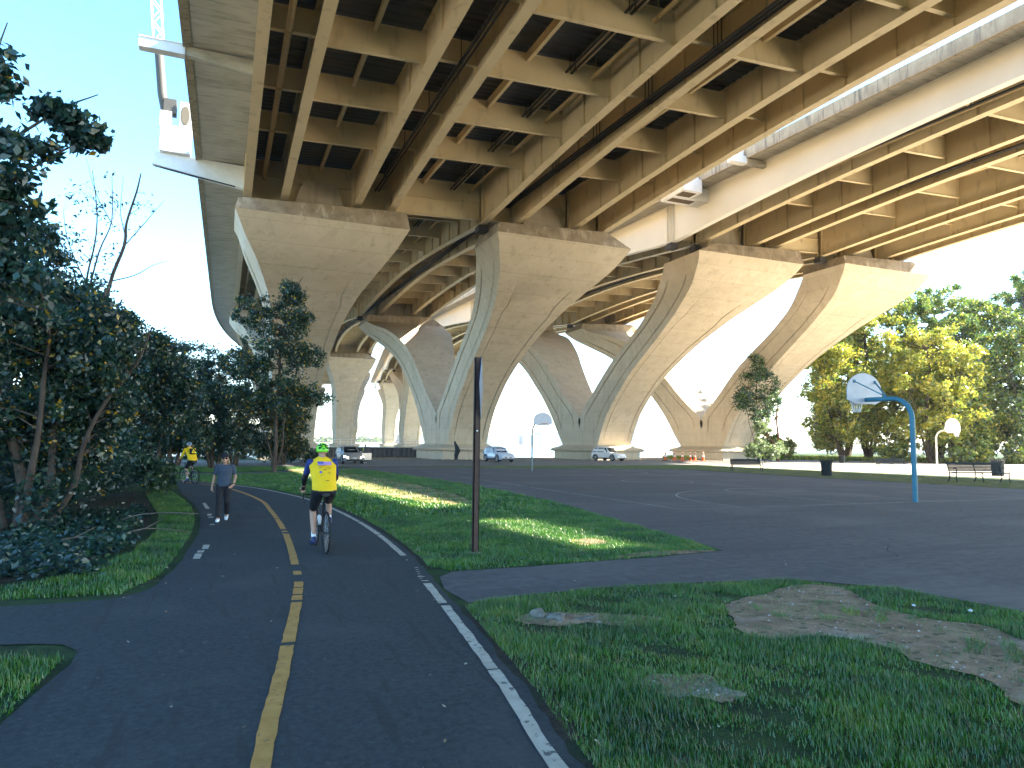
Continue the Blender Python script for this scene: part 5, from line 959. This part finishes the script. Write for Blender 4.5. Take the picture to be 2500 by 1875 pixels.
# ------------------------------------------------------------------ shore wall, railings, brackets on the bridges, far shore
root = thing('sheet_pile_wall', (0, 0, 0), 'corrugated grey metal wall along the shore behind the silver car', 'wall')
b = MB(); xs = []; x = 4.0
while x < 25.4: xs += [(x, 0), (x+.22, 0), (x+.34, .28), (x+.56, .28)]; x += .68
b.loft([[(x, 94.9+dy, z) for x, dy in xs] for z in (-.2, 1.28)], cap=False, closed=False); b.build('sheet_piling', mat('pile_steel', (.12, .135, .15), .7, (.19, .20, .21), 2), root, recalc=False)
b = MB(); b.box(3.9, 25.5, 94.8, 95.3, 1.28, 1.40); b.build('cap_beam', GALV, root)
root = thing('railing', (0, 0, 0), 'white pipe railing on top of the corrugated metal wall', 'railing')
b = MB()
for z in (1.75, 2.05, 2.35): b.tube([(4, 95.9, z), (25.4, 95.9, z)], .03, 6)
for i in range(15): x = 4.1+i*1.5; b.tube([(x, 95.9, 1.3), (x, 95.9, 2.35)], .03, 6)
b.build('rails', WHITE, root)
bx = MB(); bx.box(3.9, 25.5, 95.3, 96.2, -1.6, 1.3); tag(bx.build('quay', CONC), 'concrete quay edge behind the corrugated wall', kind='structure')
root = thing('marker_post', (24.7, 76.6, 0), 'bent black post standing in front of the pier behind the brown post', 'post')
b = MB(); b.loft([[(x-w, -.12, z), (x+w, -.12, z), (x+w, .12, z), (x-w, .12, z)] for x, w, z in ((.02, .12, 0), (.05, .22, .6), (.22, .30, 1.1), (.10, .22, 1.5), (-.08, .14, 1.9), (-.16, .06, 2.2))]); b.build('post', IRON, root, 40)
b = MB(); b.lathe([(0, .02), (.3, .02), (.25, .10), (0, .10)], 10); b.build('base', SOIL, root, 40)
# light fixture brackets under the bridge edges
root = thing('sign_gantry', (-3, 60, 0), 'white steel gantry with box and lattice mast on the near bridge left edge', 'gantry')
zS = S(60, -3); b = MB()
b.loft([[(3.8, -.3, zS-1.9), (3.8, .3, zS-1.9), (3.8, .3, zS-.05), (3.8, -.3, zS-.05)], [(-.2, -.3, zS-1.35), (-.2, .3, zS-1.35), (-.2, .3, zS+.05), (-.2, -.3, zS+.05)], [(-3.1, -.3, zS-.9), (-3.1, .3, zS-.9), (-3.1, .3, zS+.1), (-3.1, -.3, zS+.1)]])
b.build('bracket', WHITE, root)
b = MB(); b.box(-2.9, 3.0, -.36, -.302, zS-1.62, zS-1.52, 0, Matrix.Translation((0, 0, 0)))
b.v = [(x, y, z+(-x)*.13+.1) for x, y, z in b.v]; b.build('bracket_slot', mat('slot_dark', (.03, .03, .03), .8), root)
b = MB(); b.box(-2.6, -.45, -.8, .9, zS+.1, zS+2.2); b.box(-1.3, -.35, -.7, .8, zS+2.2, zS+4.3); b.box(-2.7, -1.9, -.6, .6, zS+2.2, zS+3.4); b.build('equipment_box', WHITE, root)
b = MB(); b.lathe([(0, 0), (.30, 0), (.34, .03), (.0, .03)], 20, axis='y', c=(-.9, -.76, zS+3.2)); b.v = [(x, y, (z-zS-3.2)*2.4+zS+3.2) for x, y, z in b.v]; b.build('oval_opening', mat('opening_dark', (.10, .09, .07), .8), root)
b = MB(); b.tube([(-2.4, 0, zS+3.6), (-2.7, 0, zS+5.0), (-3.15, 0, zS+9.0)], .34, 8); b.box(-2.5, -1.6, -.5, .5, zS+3.4, zS+4.5); b.build('mast_base', mat('mast_dark', (.06, .06, .055), .6), root, 50)
b = MB(); A = Vector((-3.15, 0, zS+9)); Bv = Vector((-4.6, 0, zS+24))
for dx, dy in ((-.35, -.35), (.35, -.35), (.35, .35), (-.35, .35)): b.tube([A+Vector((dx, dy, 0)), Bv+Vector((dx, dy, 0))], .07, 5)
N = 16
for i in range(N):
    p = A.lerp(Bv, i/N); q_ = A.lerp(Bv, (i+1)/N); s = 1 if i % 2 else -1
    for dy in (-.35, .35): b.tube([p+Vector((.35*s, dy, 0)), q_+Vector((-.35*s, dy, 0))], .045, 4)
    for dx in (-.35, .35): b.tube([p+Vector((dx, .35*s, 0)), q_+Vector((dx, -.35*s, 0))], .045, 4)
b.build('lattice_mast', WHITE, root)
root = thing('steel_bracket', (-3, 41.5, 0), 'plain white steel arm on the left edge of the near bridge, above the gantry', 'bracket')
zS = S(41.5, -3); b = MB(); b.loft([[(3.7, -.2, zS-.85), (3.7, .2, zS-.85), (3.7, .2, zS-.02), (3.7, -.2, zS-.02)], [(.1, -.2, zS-.5), (.1, .2, zS-.5), (.1, .2, zS+.0), (.1, -.2, zS+.0)]]); b.build('inner_arm', SOFF, root)
b = MB(); b.box(-2.2, .1, -.28, .28, zS-.55, zS+.0); b.box(-2.2, .1, -.34, .34, zS-.0, zS+.05); b.build('outer_arm', WHITE, root)
root = thing('bracket_box', (38.8, 52.5, 0), 'white box fixed to the edge of the right bridge, above its first pier', 'bracket')
zS = S(52.5, 38.8); b = MB()
b.box(-1.9, .1, -2.6, -.9, zS-1.3, zS-.1); b.box(-1.9, 2.9, -.9, .9, zS-1.3, zS-.1); b.build('box', WHITE, root)
b = MB(); b.box(-1.7, -.2, -2.2, -1.1, zS-1.31, zS-1.303); b.box(-1.6, .9, -.5, .4, zS-1.31, zS-1.303); b.build('underside_slot', mat('slot_brown', (.12, .09, .06), .8), root)
b = MB(); b.box(-1.85, -1.7, -2.4, .9, zS-.1, zS+1.5); b.box(-1.8, -.1, -2.4, -2.2, zS-.1, zS+1.2); b.build('side_plate', WHITE, root)
root = thing('steel_bracket', (38.8, 44.3, 0), 'small white bracket on the right bridge edge, right of the white box', 'bracket')
zS = S(44.3, 38.8); b = MB(); b.box(-1.5, .1, -.3, .3, zS-.55, zS+.05); b.build('outer_arm', WHITE, root); b = MB(); b.box(.1, 2.9, -.2, .2, zS-.5, zS-.03); b.build('inner_arm', SOFF, root); b = MB(); b.box(-1.4, -.2, -.2, .2, zS+.05, zS+.9); b.build('upright', WHITE, root)
# unseen plates added over the gap between the bridges to cut the sun strip
for (ua, ub, lb) in ((-36, 1.0, 'steel walkway added unseen to block sun in the gap between the bridges behind the camera'), (6.0, 9.2, 'short steel walkway added unseen to break the sun strip, across the gap between the bridges overhead')):
    root = thing('gap_blocker', (0, 0, 0), lb, 'blocker')
    b = MB(); b.loft([[(35.5, u, S(u, 35.7)+.4), (38.2, u, S(u, 38)+.4), (38.2, u, S(u, 38)+.5), (35.5, u, S(u, 35.7)+.5)] for u in (ua, ub)]); b.build('blocker_plate', GALV, root)
    b = MB()
    for u in (ua+.2, (ua+ub)/2, ub-.2): b.box(35.2, 38.4, u-.08, u+.08, S(u, 37)+.2, S(u, 37)+.38)
    b.build('support', GALV, root)
# far shore
b = MB(); ys = 1150; r = random.Random(9)
pts = [(-1600+40*i, ys+r.uniform(-25, 25)) for i in range(100)]
for (xa, ya), (xb, yb) in zip(pts[:-1], pts[1:]):
    b.add([(xa, ya, -1.4), (xb, yb, -1.4), (xb, yb+60, 3+r.uniform(0, 3)), (xa, ya+60, 4), (xb, yb+900, 14), (xa, ya+900, 14)], [(0, 1, 2, 3), (3, 2, 4, 5)])
tag(b.build('far_shore', mat('far_land', (.10, .12, .07), 1, (.2, .19, .14), .01)), 'low far shore across the river', kind='structure')
rr = np.random.default_rng(91); cc = [(-1500+3800*rr.random(), 1215+70*rr.random(), 5+5*rr.random(), 9+5*rr.random()) for _ in range(520)]
tag(leafcloud('far_woods', cc, 24000, 1, 4.5, [LF_GRN, LF_MID], [.5, .5], None, 0, 92), 'band of woods along the far shore', kind='stuff')
WN = mat('far_window', (.12, .22, .30), .3)
def building(x, y, w, h, m, lb, rows=4, cols=8):
    root = thing('building', (x, y, 0), lb, 'building', 'buildings on the far shore'); b = MB(); b.box(-w/2, w/2, 0, 30, 0, h); b.build('wall', m, root)
    b = MB(); b.box(-w/2-.4, w/2+.4, -.4, 30.4, h, h+1.0); b.box(-w*.15, w*.15, 8, 20, h+1.0, h+4); b.build('roof', mat('far_roof', (.35, .35, .36), .8), root)
    for i in range(rows):
        q = MB(); z = 2+(h-3)*i/rows
        for j in range(cols): xx = -w/2+w*(j+.5)/cols; q.box(xx-w/cols*.33, xx+w/cols*.33, -.25, -.05, z+.6, z+(h-3)/rows-.8)
        q.build('window_row', WN, root)
CW = mat('far_white', (.34, .35, .36), .8); CB = mat('far_blue', (.12, .22, .32), .5); CT = mat('far_tan', (.24, .20, .16), .8)
for (x, w, h, m, lb) in [(442, 46, 19, CB, 'low blue grey block on the far shore just right of the brown post'), (480, 30, 15, CW, 'white block on the far shore left of the small far hoop'), (519, 34, 20, CB, 'blue grey building on the far shore, seen behind the small far hoop'),
                         (560, 46, 26, CB, 'glass building on the far shore right of the small far hoop'), (596, 20, 22, CW, 'narrow white building on the far shore against the left leg of the middle pier'), (748, 40, 56, CB, 'tallest blue grey tower on the far shore, seen between the two right piers'),
                         (790, 46, 27, CW, 'white building on the far shore right of the tall tower'), (832, 34, 31, CT, 'tan building on the far shore against the rightmost pier'), (300, 50, 18, CT, 'tan building on the far shore seen between the far piers'),
                         (712, 26, 20, CT, 'low tan building on the far shore left of the tall tower'), (-60, 60, 20, CW, 'white building on the far shore at the far left behind the trees')]:
    building(x, 1165, w, h, m, lb, 6 if h > 50 else 4, 8)
